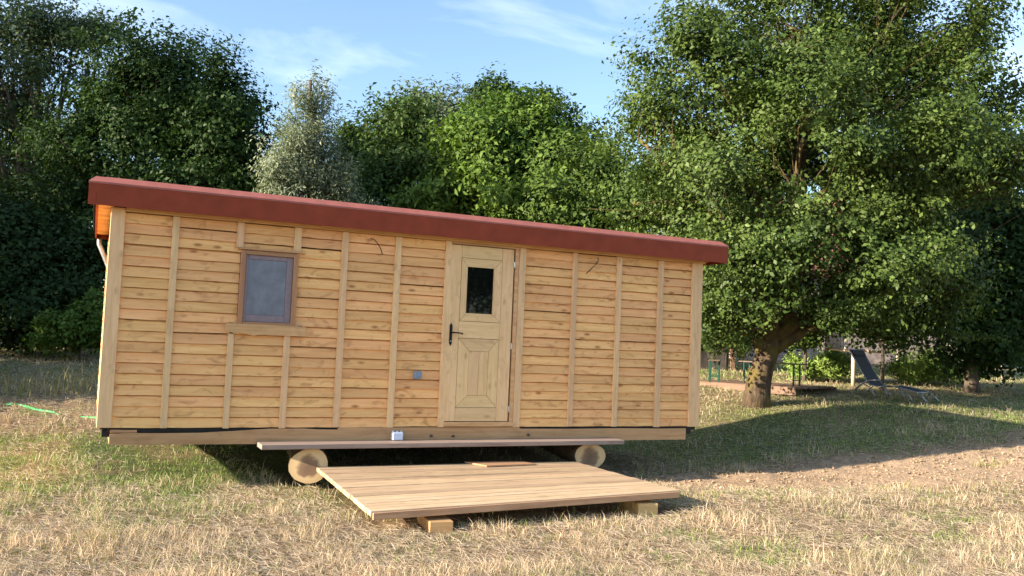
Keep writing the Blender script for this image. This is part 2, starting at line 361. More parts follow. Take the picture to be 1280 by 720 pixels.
# ------------------------------------------------------------------ hut
hut = empty('wooden_hut', (3.475, 1.7, .43), 'long larch-clad wooden hut with red-brown flat roof and pale door', 'hut')
HL = Vector(hut.location)
def hb(name, x0, x1, y0, y1, z0, z1, mat, c=.003): return box(name, x0, x1, y0, y1, z0, z1, mat, hut, c)
LW, DW, Z0, Z1 = 6.95, 3.35, .60, 2.66
# inner shell behind the cladding
hb('wall_core', .03, LW-.03, .030, .06, Z0-.02, Z1+.05, DARKIN)
hb('wall_core', .058, .075, .062, DW-.062, Z0-.02, Z1+.05, DARKIN); hb('wall_core', LW-.06, LW-.03, .062, DW-.062, Z0-.02, Z1+.05, DARKIN)
hb('wall_core', .03, LW-.03, DW-.06, DW-.03, Z0-.02, Z1+.05, DARKIN)
hb('floor', .05, LW-.05, .065, DW-.065, .50, .579, BLACK)
hb('membrane', .10, 6.93, .018, .0295, .55, .605, BLACK, .001)
# clapboards, one object per board between two battens
PITCHZ = .1035
def clap_mesh(name, wdt):
    v = []; nseg = max(2, int(wdt/.12)); f = []
    for i in range(nseg+1):
        X = -wdt/2+wdt*i/nseg; j = random.uniform(-.0025, .0025)
        v += [(X, -.022, -.058+j), (X, .004, -.056+j), (X, .020, .062), (X, .019, .062), (X, .017, .0385), (X, -.005, .0365)]
    for i in range(nseg):
        a = i*6; b_ = a+6
        f += [[a+(j+1) % 6, b_+(j+1) % 6, b_+j, a+j][::-1] for j in range(6)]
    f += [[5, 4, 3, 2, 1, 0][::-1], [nseg*6+k for k in range(6)][::-1]]
    return pyd(name, v, f)
BATS = [(.0, .13), (.56, .625), (1.145, 1.205), (1.70, 1.765), (2.255, 2.325), (2.845, 2.915), (3.43, 3.50), (4.345, 4.43), (5.055, 5.12), (5.67, 5.74), (6.275, 6.355), (6.79, 6.95)]
rows = []
zz = Z0+.057
while zz < Z1: rows.append(zz); zz += PITCHZ
for bi in range(len(BATS)-1):
    if bi == 6: continue
    xa, xb = BATS[bi][1]-.012, BATS[bi+1][0]+.012
    if bi == 2: xa, xb = 1.195, 1.775
    variants = [clap_mesh('board', xb-xa) for _ in range(3)]
    for ri, zr in enumerate(rows):
        if bi == 2 and 1.70 < zr < 2.32: continue
        beside = 1.59 < zr < 2.44
        x_a, x_b = xa, xb
        if beside and bi == 1: x_b = 1.222
        elif zr > 2.4 and bi == 1: x_b = 1.190
        if beside and bi == 3: x_a = 1.808-.02
        o = link('board', clap_mesh('board', x_b-x_a) if (x_a, x_b) != (xa, xb) else random.choice(variants), W_BOARD, hut, Vector(((x_a+x_b)/2, .012, zr+random.uniform(-.005, .005)))-HL, (random.uniform(-.012, .012), random.uniform(-.0028, .0028), 0))
# long boards of the two end walls and the back
endb = [clap_mesh('board', DW-.1) for _ in range(2)]; backb = clap_mesh('board', LW-.1)
for zr in rows:
    link('board', random.choice(endb), W_BOARD, hut, Vector((.040, DW/2, zr))-HL, (0, 0, -math.pi/2))
    link('board', random.choice(endb), W_BOARD, hut, Vector((LW-.014, DW/2, zr))-HL, (0, 0, math.pi/2))
    link('board', backb, W_BOARD, hut, Vector((LW/2, DW-.014, zr))-HL, (0, 0, math.pi))
# battens and corner posts
for i, (a, b_) in enumerate(BATS):
    dz = random.uniform(-.012, .002)
    if i in (0, 11):
        hb('corner_post', a, b_, -.028, .007, Z0-.004, 2.70, W_BATTEN, .004)
    elif i in (2, 3):
        s = .03 if i == 2 else .05
        hb('batten', a, b_, -.026, .006, Z0-.012, 1.535, W_BATTEN); hb('batten', a+s, b_+s+.01, -.026, .006, 2.41, 2.665, W_BATTEN)
    else:
        hb('batten', a, b_, -.026, .006, Z0+dz, 2.665, W_BATTEN)
for yy in (.02, 1.1, 2.2, DW-.1):
    hb('batten', .022, .040, yy, yy+.08, Z0, 2.70, W_BATTEN); hb('batten', LW-.002, LW+.020, yy, yy+.08, Z0, 2.70, W_BATTEN)
hb('eave_trim', .132, 6.99, -.036, .004, 2.668, 2.700, W_TRIM); hb('eave_trim', .132, 2.0, -.052, -.037, 2.690, 2.716, W_TRIM); hb('eave_trim', 2.01, 7.02, -.050, -.037, 2.694, 2.716, W_TRIM)
# roof: fascias with a sloped flashing on top, soffit slats under the overhangs
roof = link('roof', pyd('roof', [(-.13, -.10, 2.968), (7.17, -.10, 2.968), (7.17, 3.42, 2.968), (-.13, 3.42, 2.968), (-.13, -.10, 2.90), (7.17, -.10, 2.90), (7.17, 3.42, 2.90), (-.13, 3.42, 2.90)],
    [[0, 1, 2, 3], [7, 6, 5, 4], [0, 4, 5, 1], [1, 5, 6, 2], [2, 6, 7, 3], [3, 7, 4, 0]]), REDTOP, hut, -HL)
def rp_(name, v, f, mat):
    c_ = np.mean(np.array(v), 0); return link(name, pyd(name, np.array(v)-c_, f), mat, roof, c_)
def frame_piece(name, A, B, Ai, Bi, mat):   # quad strip with thickness given by outer / inner profile points
    n = len(A); v = list(A)+list(B)+list(Ai)+list(Bi); f = []
    for i in range(n-1):
        f += [[i, n+i, n+i+1, i+1], [2*n+i, 2*n+i+1, 3*n+i+1, 3*n+i]]
    f += [[0, 2*n, 3*n, n], [n-1, 2*n-1, 4*n-1, 3*n-1]]
    for i in range(n-1): f += [[i, i+1, 2*n+i+1, 2*n+i], [n+i, 3*n+i, 3*n+i+1, n+i+1]]
    return rp_(name, v, f, mat)
X0, X1, Y0, Y1 = -.135, 7.235, -.165, 3.48; zb, zt, zk = 2.692, 2.905, 2.966; th = .02
cor = [(X0, Y0), (X1, Y0), (X1, Y1), (X0, Y1)]; inn = [(X0+.075, Y0+.065), (X1-.075, Y0+.065), (X1-.075, Y1-.065), (X0+.075, Y1-.065)]; inw = [(X0+th, Y0+th), (X1-th, Y0+th), (X1-th, Y1-th), (X0+th, Y1-th)]
# the front fascia runs on past the left corner
rp_('fascia', [(x_, y_, z_) for x_ in (-.205, X0-.002) for y_ in (Y0, Y0+.02) for z_ in (zb, zt)], [[0, 1, 3, 2], [4, 6, 7, 5], [0, 4, 5, 1], [2, 3, 7, 6], [0, 2, 6, 4], [1, 5, 7, 3]], RED)
rp_('flashing', [(-.209, Y0-.004, zt-.012), (X0-.006, Y0-.004, zt-.012), (X0-.006, Y0-.004, zt+.005), (-.209, Y0-.004, zt+.005), (-.15, Y0+.066, zk+.0015), (X0+.082, Y0+.066, zk+.0015), (-.209, Y0+.06, zt-.012), (X0-.006, Y0+.06, zt-.012)], [[0, 1, 2, 3], [3, 2, 5, 4], [0, 3, 4, 6], [1, 7, 5, 2], [4, 5, 7, 6], [0, 6, 7, 1]], FLASH)
for k in range(4):
    a, b_ = k, (k+1) % 4
    # each fascia a shade shorter at top to leave a fine joint under the flashing
    frame_piece('fascia', [(*cor[a], zb), (*cor[a], zt)], [(*cor[b_], zb), (*cor[b_], zt)], [(*inw[a], zb), (*inw[a], zt)], [(*inw[b_], zb), (*inw[b_], zt)], RED)
    ca = (cor[a][0]+(-.004 if cor[a][0] < 3 else .004), cor[a][1]+(-.004 if cor[a][1] < 1 else .004)); cbb = (cor[b_][0]+(-.004 if cor[b_][0] < 3 else .004), cor[b_][1]+(-.004 if cor[b_][1] < 1 else .004))
    frame_piece('flashing', [(*ca, zt-.012), (*ca, zt+.006), (*inn[a], zk+.004)], [(*cbb, zt-.012), (*cbb, zt+.006), (*inn[b_], zk+.004)], [(*inw[a], zt-.01), (*inw[a], zt-.002), (*inn[a], zk-.008)], [(*inw[b_], zt-.01), (*inw[b_], zt-.002), (*inn[b_], zk-.008)], FLASH)
sl_me = cbox_mesh('soffit_slat', .14, .118, .016, .003)
yy = -.07
while yy < 3.4:
    for xc in (-.045, LW+.115+.03):
        link('soffit_slat', sl_me, W_SOFFIT, roof, (xc, yy, 2.745+random.uniform(-.002, .002)))
    yy += .124
link('soffit_board', cbox_mesh('soffit_board', 7.0, .10, .014), W_SOFFIT, roof, (3.475, -.09, 2.746))
link('roof_underside', cbox_mesh('roof_underside', 7.35, 3.55, .02), DARKIN, roof, (3.515, 1.65, 2.80))
# sole beam under the wall with a live upper edge
bt = [(.12, .535), (.25, .545), (.6, .542), (.95, .545), (1.25, .560), (1.6, .583), (1.95, .585), (2.1, .575), (2.31, .572), (2.33, .594), (4.43, .594), (4.45, .576), (5.1, .572), (5.8, .578), (6.4, .572), (6.765, .575)]
prism('sole_beam', [(.12, .432), (3.0, .428), (6.765, .436)]+bt[::-1], -.012, .016, W_BEAM, hut, HL)
hb('beam_block', .125, .36, -.010, .016, .548, .574, W_BEAM)
hb('floor_joist', .12, .24, .03, 3.3, .43, .499, W_BEAM); hb('floor_joist', 6.6, 6.72, .03, 3.3, .43, .499, W_BEAM); hb('rear_beam', .12, 6.76, 3.2, 3.34, .432, .498, W_BEAM)
for bx_ in (3.62, 4.55, 3.36): tube('bolt', [(bx_, -.020, .50+random.uniform(-.02, .02)), (bx_, -.0125, .50)], [.018, .018], W_DARK, hut, 8, HL)
# window
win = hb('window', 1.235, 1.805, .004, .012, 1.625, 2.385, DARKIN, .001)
wo = HL+Vector(win.location)
def wb(name, x0, x1, y0, y1, z0, z1, mat, c=.003):
    return link(name, cbox_mesh(name, x1-x0, y1-y0, z1-z0, c), mat, win, Vector(((x0+x1)/2, (y0+y1)/2, (z0+z1)/2))-wo)
W_WINH = wood('window_frame_wood_crosswise', (.42, .22, .12), (.32, .15, .08), 0, knots=.1, vary=.1)
wb('frame', 1.225, 1.275, -.034, .003, 1.625, 2.385, W_WIN); wb('frame', 1.755, 1.805, -.034, .003, 1.625, 2.385, W_WIN)
wb('frame', 1.276, 1.754, -.034, .003, 2.345, 2.385, W_WINH); wb('frame', 1.276, 1.754, -.034, .003, 1.625, 1.662, W_WINH)
SASH = plain('sash_behind_screen', (.235, .185, .205), .6, nscale=20, amt=.1)
wb('sash', 1.277, 1.305, -.016, .002, 1.664, 2.343, SASH); wb('sash', 1.690, 1.753, -.016, .002, 1.664, 2.343, SASH); wb('sash', 1.306, 1.689, -.016, .002, 1.664, 1.735, SASH); wb('sash', 1.306, 1.689, -.016, .002, 2.30, 2.343, SASH)
wb('pane', 1.306, 1.689, -.008, -.002, 1.736, 2.299, SCREEN, .001)
wb('drip_board', 1.19, 1.87, -.045, .004, 2.392, 2.408, W_BEAM)
poly = [(1.115, 1.575), (1.115, 1.645), (1.13, 1.655), (1.90, 1.655), (1.915, 1.645), (1.915, 1.56), (1.90, 1.552), (1.45, 1.552), (1.41, 1.544), (1.385, 1.540), (1.36, 1.548), (1.30, 1.562), (1.13, 1.566)]
prism('sill', [(a, b_-.018) for a, b_ in poly[::-1]], -.048, -.0265, W_TRIM, win, wo)
wb('lug', 1.14, 1.19, -.040, -.027, 1.6385, 1.644, IRON); wb('lug', 1.83, 1.88, -.040, -.027, 1.6385, 1.644, IRON)
# door
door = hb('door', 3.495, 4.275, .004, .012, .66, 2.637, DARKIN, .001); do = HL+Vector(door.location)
def db(name, x0, x1, z0, z1, mat, y0=-.026, y1=.003, c=.0025):
    return link(name, cbox_mesh(name, x1-x0, y1-y0, z1-z0, c), mat, door, Vector(((x0+x1)/2, (y0+y1)/2, (z0+z1)/2))-do)
g = .0022
db('stile', 3.497, 3.626-g, .662, 2.634, W_DOOR); db('stile', 4.126+g, 4.273, .662, 2.634, W_DOOR)
db('rail', 3.626, 4.126, 2.492+g, 2.634, W_DOORH); db('rail', 3.626, 4.126, 1.588+g, 1.780-g, W_DOORH); db('rail', 3.626, 4.126, .662, .815-g, W_DOORH)
def mitre(O, I_, y0, y1):
    (ox0, ox1, oz0, oz1), (ix0, ix1, iz0, iz1) = O, I_; e = .0022
    prism('panel_frame', [(ox0+e, oz0), (ox1-e, oz0), (ix1-e, iz0), (ix0+e, iz0)], y0, y1, W_DOORH, door, do)
    prism('panel_frame', [(ix0+e, iz1), (ix1-e, iz1), (ox1-e, oz1), (ox0+e, oz1)], y0, y1, W_DOORH, door, do)
    prism('panel_frame', [(ox0, oz0+e), (ix0, iz0+e), (ix0, iz1-e), (ox0, oz1-e)], y0, y1, W_DOOR, door, do)
    prism('panel_frame', [(ix1, iz0+e), (ox1, oz0+e), (ox1, oz1-e), (ix1, iz1-e)], y0, y1, W_DOOR, door, do)
mitre((3.628, 4.124, 1.782, 2.490), (3.700, 4.028, 1.872, 2.396), -.030, .003)
mitre((3.628, 4.124, .817, 1.586), (3.760, 4.002, .948, 1.447), -.023, .003)
db('panel', 3.762, 3.888-g/2, .950, 1.445, W_DOOR, -.021); db('panel', 3.888+g/2, 4.000, .950, 1.445, W_DOOR, -.021)
db('pane', 3.701, 4.027, 1.873, 2.395, GLASS, -.012, -.006, .001)
han = link('handle', pyd('handle', [(-.016, 0, -.10), (0, 0, -.128), (.016, 0, -.10), (.016, 0, .10), (0, 0, .128), (-.016, 0, .10), (-.016, -.006, -.10), (0, -.006, -.128), (.016, -.006, -.10), (.016, -.006, .10), (0, -.006, .128), (-.016, -.006, .10)],
    [[0, 1, 2, 3, 4, 5], [11, 10, 9, 8, 7, 6]]+[[i, i+6, (i+1) % 6+6, (i+1) % 6] for i in range(6)]), IRON, door, Vector((3.530, -.0275, 1.625))-do)
tube('lever', [(0, -.006, .022), (0, -.05, .022), (.03, -.056, .022), (.09, -.056, .020), (.125, -.054, .012)], [.010, .009, .008, .007, .009], IRON, han)
tube('lever', [(0, -.006, -.075), (0, -.014, -.075)], [.008, .008], STEEL, han)
for hz in (2.46, 1.52, .80): db('hinge', 4.276, 4.292, hz-.035, hz+.035, STEEL, -.032, -.012)
hb('door_jamb', 4.294, 4.343, -.020, .014, .625, 2.665, W_TRIM); hb('door_jamb', 3.501, 3.5105, -.012, .0035, .662, 2.637, W_BEAM); hb('door_lintel', 3.501, 4.293, -.020, .014, 2.643, 2.666, W_BEAM)
hb('threshold', 3.501, 4.343, -.040, .014, .603, .655, W_TRIM)
# fittings on the wall
sk = hb('socket_box', 3.120, 3.205, -.055, -.009, 1.120, 1.205, PLAST_G, .008)
link('lid', cbox_mesh('lid', .07, .01, .055, .004), PLAST_G, sk, (0, -.027, .012)); link('screw', cbox_mesh('screw', .008, .004, .008, .002), STEEL, sk, (.03, -.025, -.034))
tube('cable', [(2.568, .0, 2.618), (2.575, -.02, 2.615), (2.60, -.025, 2.61), (2.645, -.028, 2.565), (2.675, -.03, 2.515), (2.70, -.026, 2.455)], .0045, CABLE, hut, 6, HL)
tube('cable', [(5.402, .0, 2.632), (5.402, -.02, 2.625), (5.398, -.024, 2.59), (5.36, -.026, 2.545), (5.29, -.028, 2.475), (5.235, -.026, 2.425)], .0045, CABLE, hut, 6, HL)
# downpipe at the far left corner
tube('downpipe', [(-.08, 3.42, 2.70), (-.08, 3.42, 2.62), (.02, 3.42, 2.40), (.06, 3.42, 2.3), (.07, 3.42, .62)], .03, GALV, hut, 8, HL)

# white junction box standing on the step plank against the beam
jb = box('junction_box', 2.895, 3.015, -.085, -.020, .4625, .548, PLAST_W, None, .008)
tag(jb, 'small white plastic junction box on the step plank against the hut', 'junction box')
kn = cbox_mesh('gland', .018, .018, .014, .004)
for q in (-.045, 0, .045): link('gland', kn, PLAST_W, jb, (q, 0, .0495))
link('lid', cbox_mesh('lid', .108, .008, .074, .004), PLAST_W, jb, (0, -.0362, 0))
# step plank in front of the hut, resting on the log ends
sp_ = box('step_plank', 1.49, 5.68, -.30, -.016, .412, .461, W_BENCH, None, .004); sp_.rotation_euler = (0, R(-.18), 0)
tag(sp_, 'long weathered step plank lying on the log ends under the door', 'plank')

# ------------------------------------------------------------------ logs under the hut
def log(name, xc, zc, rx, rz, y0, y1, label, rot=0):
    e = empty(name, (xc, y0, zc), label, 'log', 'logs carrying the hut', rot); k = 22; rs = np.random.RandomState(int(xc*10))
    aa = np.arange(k)*2*math.pi/k; prof = 1+.035*np.sin(2*aa+rs.rand()*6)+.03*np.sin(3*aa+rs.rand()*6)+.008*rs.randn(k); V = []; F = []; ns = 9
    for i in range(ns):
        yy = (y1-y0)*i/(ns-1)
        for j in range(k):
            a = 2*math.pi*j/k; q = prof[j]*(1+.015*rs.randn()); V.append((rx*q*math.cos(a), yy, rz*q*math.sin(a)))
    for i in range(ns-1):
        for j in range(k): F.append([i*k+j, i*k+(j+1) % k, (i+1)*k+(j+1) % k, (i+1)*k+j])
    link('bark', pyd('bark', V, F, True), LOGBARK, e)
    E_ = [(rx*.985*prof[j]*math.cos(2*math.pi*j/k), -.003, rz*.985*prof[j]*math.sin(2*math.pi*j/k)) for j in range(k)]+[(0, -.006, 0)]
    link('cut_face', pyd('cut_face', E_, [[(j+1) % k, j, k] for j in range(k)]), ENDG, e)
    E2 = [(p[0], y1-y0+.003, p[2]) for p in E_]
    link('cut_face', pyd('cut_face', E2, [[j, (j+1) % k, k] for j in range(k)]), ENDG, e)
log('log', 1.985, .228, .195, .185, -.21, 3.0, 'thick log carrying the window end of the hut', R(-11.5))
log('log', 5.285, .268, .195, .150, -.19, 2.2, 'thick log carrying the hut beyond the door, right behind the deck corner', R(-13))

# ------------------------------------------------------------------ deck in front of the door
FL, FR, BL, BR = [np.array(p) for p in ((2.01, -2.39, .172), (5.11, -2.20, .212), (2.055, -.265, .222), (5.05, -.225, .222))]
deck = empty('wooden_deck', tuple((FL+FR+BL+BR)/4-np.array([0, 0, .12])), 'low pale plank deck lying on blocks in front of the hut door', 'deck')
DO = np.array(deck.location)
nP = 15
cuts = np.linspace(0, 1, nP+1); cuts[1:-1] += np.random.RandomState(5).uniform(-.012, .012, nP-1)
rs5 = np.random.RandomState(6)
def bil(u, v): return FL*(1-u)*(1-v)+FR*u*(1-v)+BL*(1-u)*v+BR*u*v
for i in range(nP):
    v0, v1 = cuts[i]+.0022, cuts[i+1]-.0022; u0, u1 = rs5.uniform(-.0012, .0012), 1+rs5.uniform(-.003, .003); dz = rs5.uniform(-.003, .003); T = .042
    if i == 0: u0, u1 = 0, 1.004
    ns = 6; ctr = bil(.5, (v0+v1)/2); V = []; F = []; bow = rs5.uniform(-.004, .004)
    for k in range(ns+1):
        u = u0+(u1-u0)*k/ns; b_ = bow*math.sin(math.pi*k/ns)
        A, B = bil(u, v0), bil(u, v1); c3 = (B-A)*.02
        for P, dzz in ((A, -T), (A, -.004), (A+c3, 0), (B-c3, 0), (B, -.004), (B, -T)): V.append(P+np.array([0, 0, dzz+dz+b_])-ctr)
    for k in range(ns):
        for j in range(6): F.append([k*6+j, k*6+(j+1) % 6, (k+1)*6+(j+1) % 6, (k+1)*6+j])
    F += [[5, 4, 3, 2, 1, 0], [ns*6+j for j in range(6)]]
    F = [f[::-1] for f in F]
    link('plank', pyd('plank', V, F), W_DECK, deck, ctr-DO)
eb = link('edge_board', cbox_mesh('edge_board', np.linalg.norm(FR-FL)-.02, .022, .056), wood('shade_toned_deck_edge_wood', (.50, .29, .17), (.34, .18, .10), 0, knots=.2), deck, (FL+FR)/2+np.array([0, -.016, -.036])-DO)  # reddish board; its darker wood also carries the front side's shade as colour
eb.rotation_euler = (0, -math.asin((FR-FL)[2]/np.linalg.norm(FR-FL)), math.atan2((FR-FL)[1], (FR-FL)[0]))
for u in (.10, .5, .90):
    A, B = bil(u, .22 if u == .5 else .04), bil(u, .98); ln = np.linalg.norm(B-A); c3 = (A+B)/2-np.array([0, 0, .042+.022+.006])
    o = link('bearer', cbox_mesh('bearer', .09, ln, .042), W_BLOCK, deck, c3-DO); d3 = (B-A)/ln; o.rotation_euler = (math.asin(d3[2]), 0, math.atan2(-d3[0], d3[1]))
for (xc, yc, rz, label) in ((2.61, -2.22, R(-6), 'short wooden block under the front edge of the deck, below its window-end'), (4.76, -2.02, R(-9), 'short wooden block under the front edge of the deck, near its outer right corner')):
    g0 = float(ground_z(xc, yc)); zt_ = (.082 if xc < 3 else .112); o = box('wooden_block', xc-.10, xc+.10, yc-.24, yc+.22, g0-.03, zt_, W_BLOCK, None, .006); o.rotation_euler = (0, 0, rz)
    tag(o, label, 'block', 'blocks under the deck')
tb = link('loose_board', pyd('loose_board', [(3.70-4.1, -.20+.35, 0), (3.82-4.1, -.52+.35, 0), (4.44-4.1, -.46+.35, 0), (4.36-4.1, -.24+.35, 0), (3.70-4.1, -.20+.35, .014), (3.82-4.1, -.52+.35, .014), (4.44-4.1, -.46+.35, .014), (4.36-4.1, -.24+.35, .014)],
    [[3, 2, 1, 0], [4, 5, 6, 7], [0, 1, 5, 4], [1, 2, 6, 5], [2, 3, 7, 6], [3, 0, 4, 7]]), wood('thin_brown_board', (.42, .26, .14), (.30, .17, .085), 0, knots=.2), None, (4.1, -.35, .2245))
tag(tb, 'thin brown loose board lying on the back edge of the deck', 'board')

# ------------------------------------------------------------------ trees
def rnd_dirs(n, rs):
    d = rs.randn(n, 3); return d/np.linalg.norm(d, axis=1)[:, None]
def leaf_block(P, nrm, tan, Lf, Wd, col, fold=.12):
    n = len(P); s = np.cross(nrm, tan); s /= np.linalg.norm(s, axis=1)[:, None]+1e-9
    Lf = Lf[:, None]; Wd = Wd[:, None]
    b0 = P; b1 = P+tan*Lf*.5+s*Wd*.5+nrm*Lf*fold; b2 = P+tan*Lf; b3 = P+tan*Lf*.5-s*Wd*.5+nrm*Lf*fold
    V = np.stack([b0, b1, b2, b3], 1).reshape(-1, 3)
    return V, np.repeat(col, 4, axis=0)
def norm(a): return a/(np.linalg.norm(a, axis=1)[:, None]+1e-9)
def make_tree(name, label, base, trunk_pts, trunk_r, lobes, nclus, per, crad, leaf=(.11, .065), cols=((.05, .095, .018), (.085, .14, .03)), lmat=None, bmat=None,
              droop=0.0, group=None, seed=1, cat='tree', shell=.5, twig_frac=.16, flat=.6, up=.5, extra_stems=(), limb_r=None, bper=22, bspread=.9, loosef=.15):
    """base and trunk_pts world points; lobes: (centre world, radii (3))"""
    rs = np.random.RandomState(seed); base = np.array(base, float)
    root = empty(name, tuple(base), label, cat, group)
    lc = np.array([l[0] for l in lobes]); lr = np.array([l[1] for l in lobes])
    area = (lr[:, 0]*lr[:, 1]+lr[:, 1]*lr[:, 2]+lr[:, 0]*lr[:, 2]); pr = area/area.sum()
    li = rs.choice(len(lobes), nclus, p=pr); d = rnd_dirs(nclus, rs)
    r = shell+(1-shell)*rs.rand(nclus)**.6
    lump = .80+.40*vnoise(d[:, 0]*2.3+li*7.1+50, d[:, 2]*2.3+d[:, 1]*1.7+50)
    nb = max(8, int(nclus/bper)); bi_ = rs.randint(0, nb, nclus)          # clusters gather on boughs
    bo = rs.choice(len(lobes), nb, p=pr); bd = rnd_dirs(nb, rs); br = shell+(1-shell)*rs.rand(nb)**.5
    blump = .80+.42*vnoise(bd[:, 0]*2.3+bo*7.1+50, bd[:, 2]*2.3+bd[:, 1]*1.7+50)
    bc = lc[bo]+bd*lr[bo]*(br*blump)[:, None]; bsz = rs.uniform(.55, 1.35, nb)
    bdir = norm(bd+np.array([0, 0, .35-droop])+rs.randn(nb, 3)*.3)
    loose = rs.rand(nclus) < loosef
    cc = np.where(loose[:, None], lc[li]+d*lr[li]*(r*lump)[:, None],
                  bc[bi_]+np.clip(rs.randn(nclus, 3), -1.7, 1.7)*np.array([1, 1, .62])*(crad*bspread*bsz[bi_])[:, None]+bdir[bi_]*(np.clip(rs.randn(nclus), -1.6, 1.6)*crad*.9*bsz[bi_])[:, None])
    li = np.where(loose, li, bo[bi_]); d = np.where(loose[:, None], d, bd[bi_]); btone = rs.rand(nb)[bi_]
    gz = ground_z(cc[:, 0], cc[:, 1]); keep = cc[:, 2] > gz+.15; cc, d, li, btone = cc[keep], d[keep], li[keep], btone[keep]
    outw = norm(cc-lc.mean(0)*.35-lc[li]*.65); outb = norm(np.where(loose[keep][:, None], outw, (cc-bc[bi_[keep]])+outw*crad*.5))
    nc = len(cc); ctone = btone*.6+rs.rand(nc)*.4
    sprout = rs.rand(nc) < .16
    m_ = per; tot = nc*m_; ci = np.repeat(np.arange(nc), m_)
    off = np.clip(rs.randn(tot, 3), -1.9, 1.9)*np.array([1, 1, flat])*crad*(.6+.8*rs.rand(nc))[ci][:, None]*.62
    along = (rs.rand(tot)-.35)*crad*2.0*sprout[ci]
    sdir = norm(outw+np.array([0, 0, .55-1.5*droop])+rs.randn(nc, 3)*.25)
    off = off*np.where(sprout[ci], .42, 1)[:, None]+sdir[ci]*along[:, None]
    if droop: off[:, 2] -= np.abs(rs.randn(tot))*droop*crad*1.2
    P = cc[ci]+off
    nrm = norm(outb[ci]*.75+outw[ci]*.15+np.array([0, 0, up*.8])+rs.randn(tot, 3)*.46)
    tan = rs.randn(tot, 3)*.8+outw[ci]*.5+np.array([0, 0, -.15-1.6*droop]); tan -= nrm*(tan*nrm).sum(1)[:, None]; tan = norm(tan)
    sc_ = rs.uniform(.45, 1.4, tot)
    c0, c1 = np.array(cols[0]), np.array(cols[1]); tt = np.clip(ctone[ci]*.65+rs.rand(tot)*.45-.05, 0, 1)[:, None]
    col = (c0*(1-tt)+c1*tt)*rs.uniform(.82, 1.15, tot)[:, None]
    V, CC = leaf_block(P-base, nrm, tan, leaf[0]*sc_, leaf[1]*sc_, col)
    q = np.arange(tot*4).reshape(-1, 4)
    me = big_mesh('crown', V, q, None, CC)
    link('crown', me, lmat or LEAF, root)
    # trunk, limbs and twigs in one woody part
    Vs, Fs = [], []; nv = 0
    def addt(p, r_, k):
        nonlocal nv
        V_, F_ = tube_data(np.array(p)-base, r_, k); Vs.append(V_); Fs.extend([[i+nv for i in f] for f in F_]); nv += len(V_)
    tp = np.array(trunk_pts, float)
    def smooth(pts, n):
        pts = np.array(pts, float); t = np.linspace(0, len(pts)-1, n); ii = np.arange(len(pts))
        q_ = np.stack([np.interp(t, ii, pts[:, k]) for k in range(3)], 1)
        for _ in range(2): q_[1:-1] = (q_[:-2]+2*q_[1:-1]+q_[2:])/4
        return q_
    T = smooth(tp, 14); rr = np.linspace(trunk_r, trunk_r*.35, 14); rr[0] *= 1.15; rr[1] *= 1.04
    addt(T, rr, 10)
    for st in extra_stems: S = smooth(st[0], 10); addt(S, np.linspace(st[1], st[1]*.3, 10), 8)
    limbs = []
    for L_ in range(len(lobes)):
        frac = np.clip((lc[L_][2]-T[0][2])/(max(T[-1][2]-T[0][2], .1))*.6, .42, .95); s0 = T[int(frac*13)]
        e_ = lc[L_]; mid = s0*.5+e_*.5+np.array([0, 0, .10*np.linalg.norm(e_-s0)])+rs.randn(3)*.08*np.linalg.norm(e_-s0)
        lp = smooth([s0, s0*.75+mid*.25+rs.randn(3)*.05, mid, mid*.4+e_*.6+rs.randn(3)*.15, e_], 9); rl_ = (limb_r or trunk_r*.42)
        addt(lp, np.linspace(rl_, rl_*.3, 9), 7); limbs.append(lp)
    for k in range(nc):
        if rs.rand() > twig_frac: continue
        lp = limbs[li[k]]; s0 = lp[rs.randint(4, 9)]; e_ = cc[k]; mid = (s0+e_)/2+rs.randn(3)*.12*np.linalg.norm(e_-s0)
        r0 = .006+.007*rs.rand()*min(2, trunk_r*4)
        addt([s0, mid, e_], [r0*1.6, r0, r0*.45], 4)
    Vt = np.concatenate(Vs)
    link('trunk', pyd('trunk', Vt, Fs, True), bmat or BARK, root)
    return root
def lob(px, py, t, rx, ry, rd=None):
    s = t/FPX; c = at(px, py, t); return (c, np.array([rx*s, (rd if rd else rx*s), ry*s]))
def gpt(px, t, dz=0):
    p = at(px, 440, t); p[2] = float(ground_z(p[0], p[1]))+dz; return p
GREEN1 = ((.022, .052, .012), (.115, .175, .036)); DARKG = ((.022, .048, .014), (.045, .085, .020)); SILV = ((.16, .20, .12), (.26, .30, .19)); OLIVE = ((.075, .105, .04), (.13, .17, .065)); BRIGHT = ((.05, .105, .017), (.15, .225, .042))

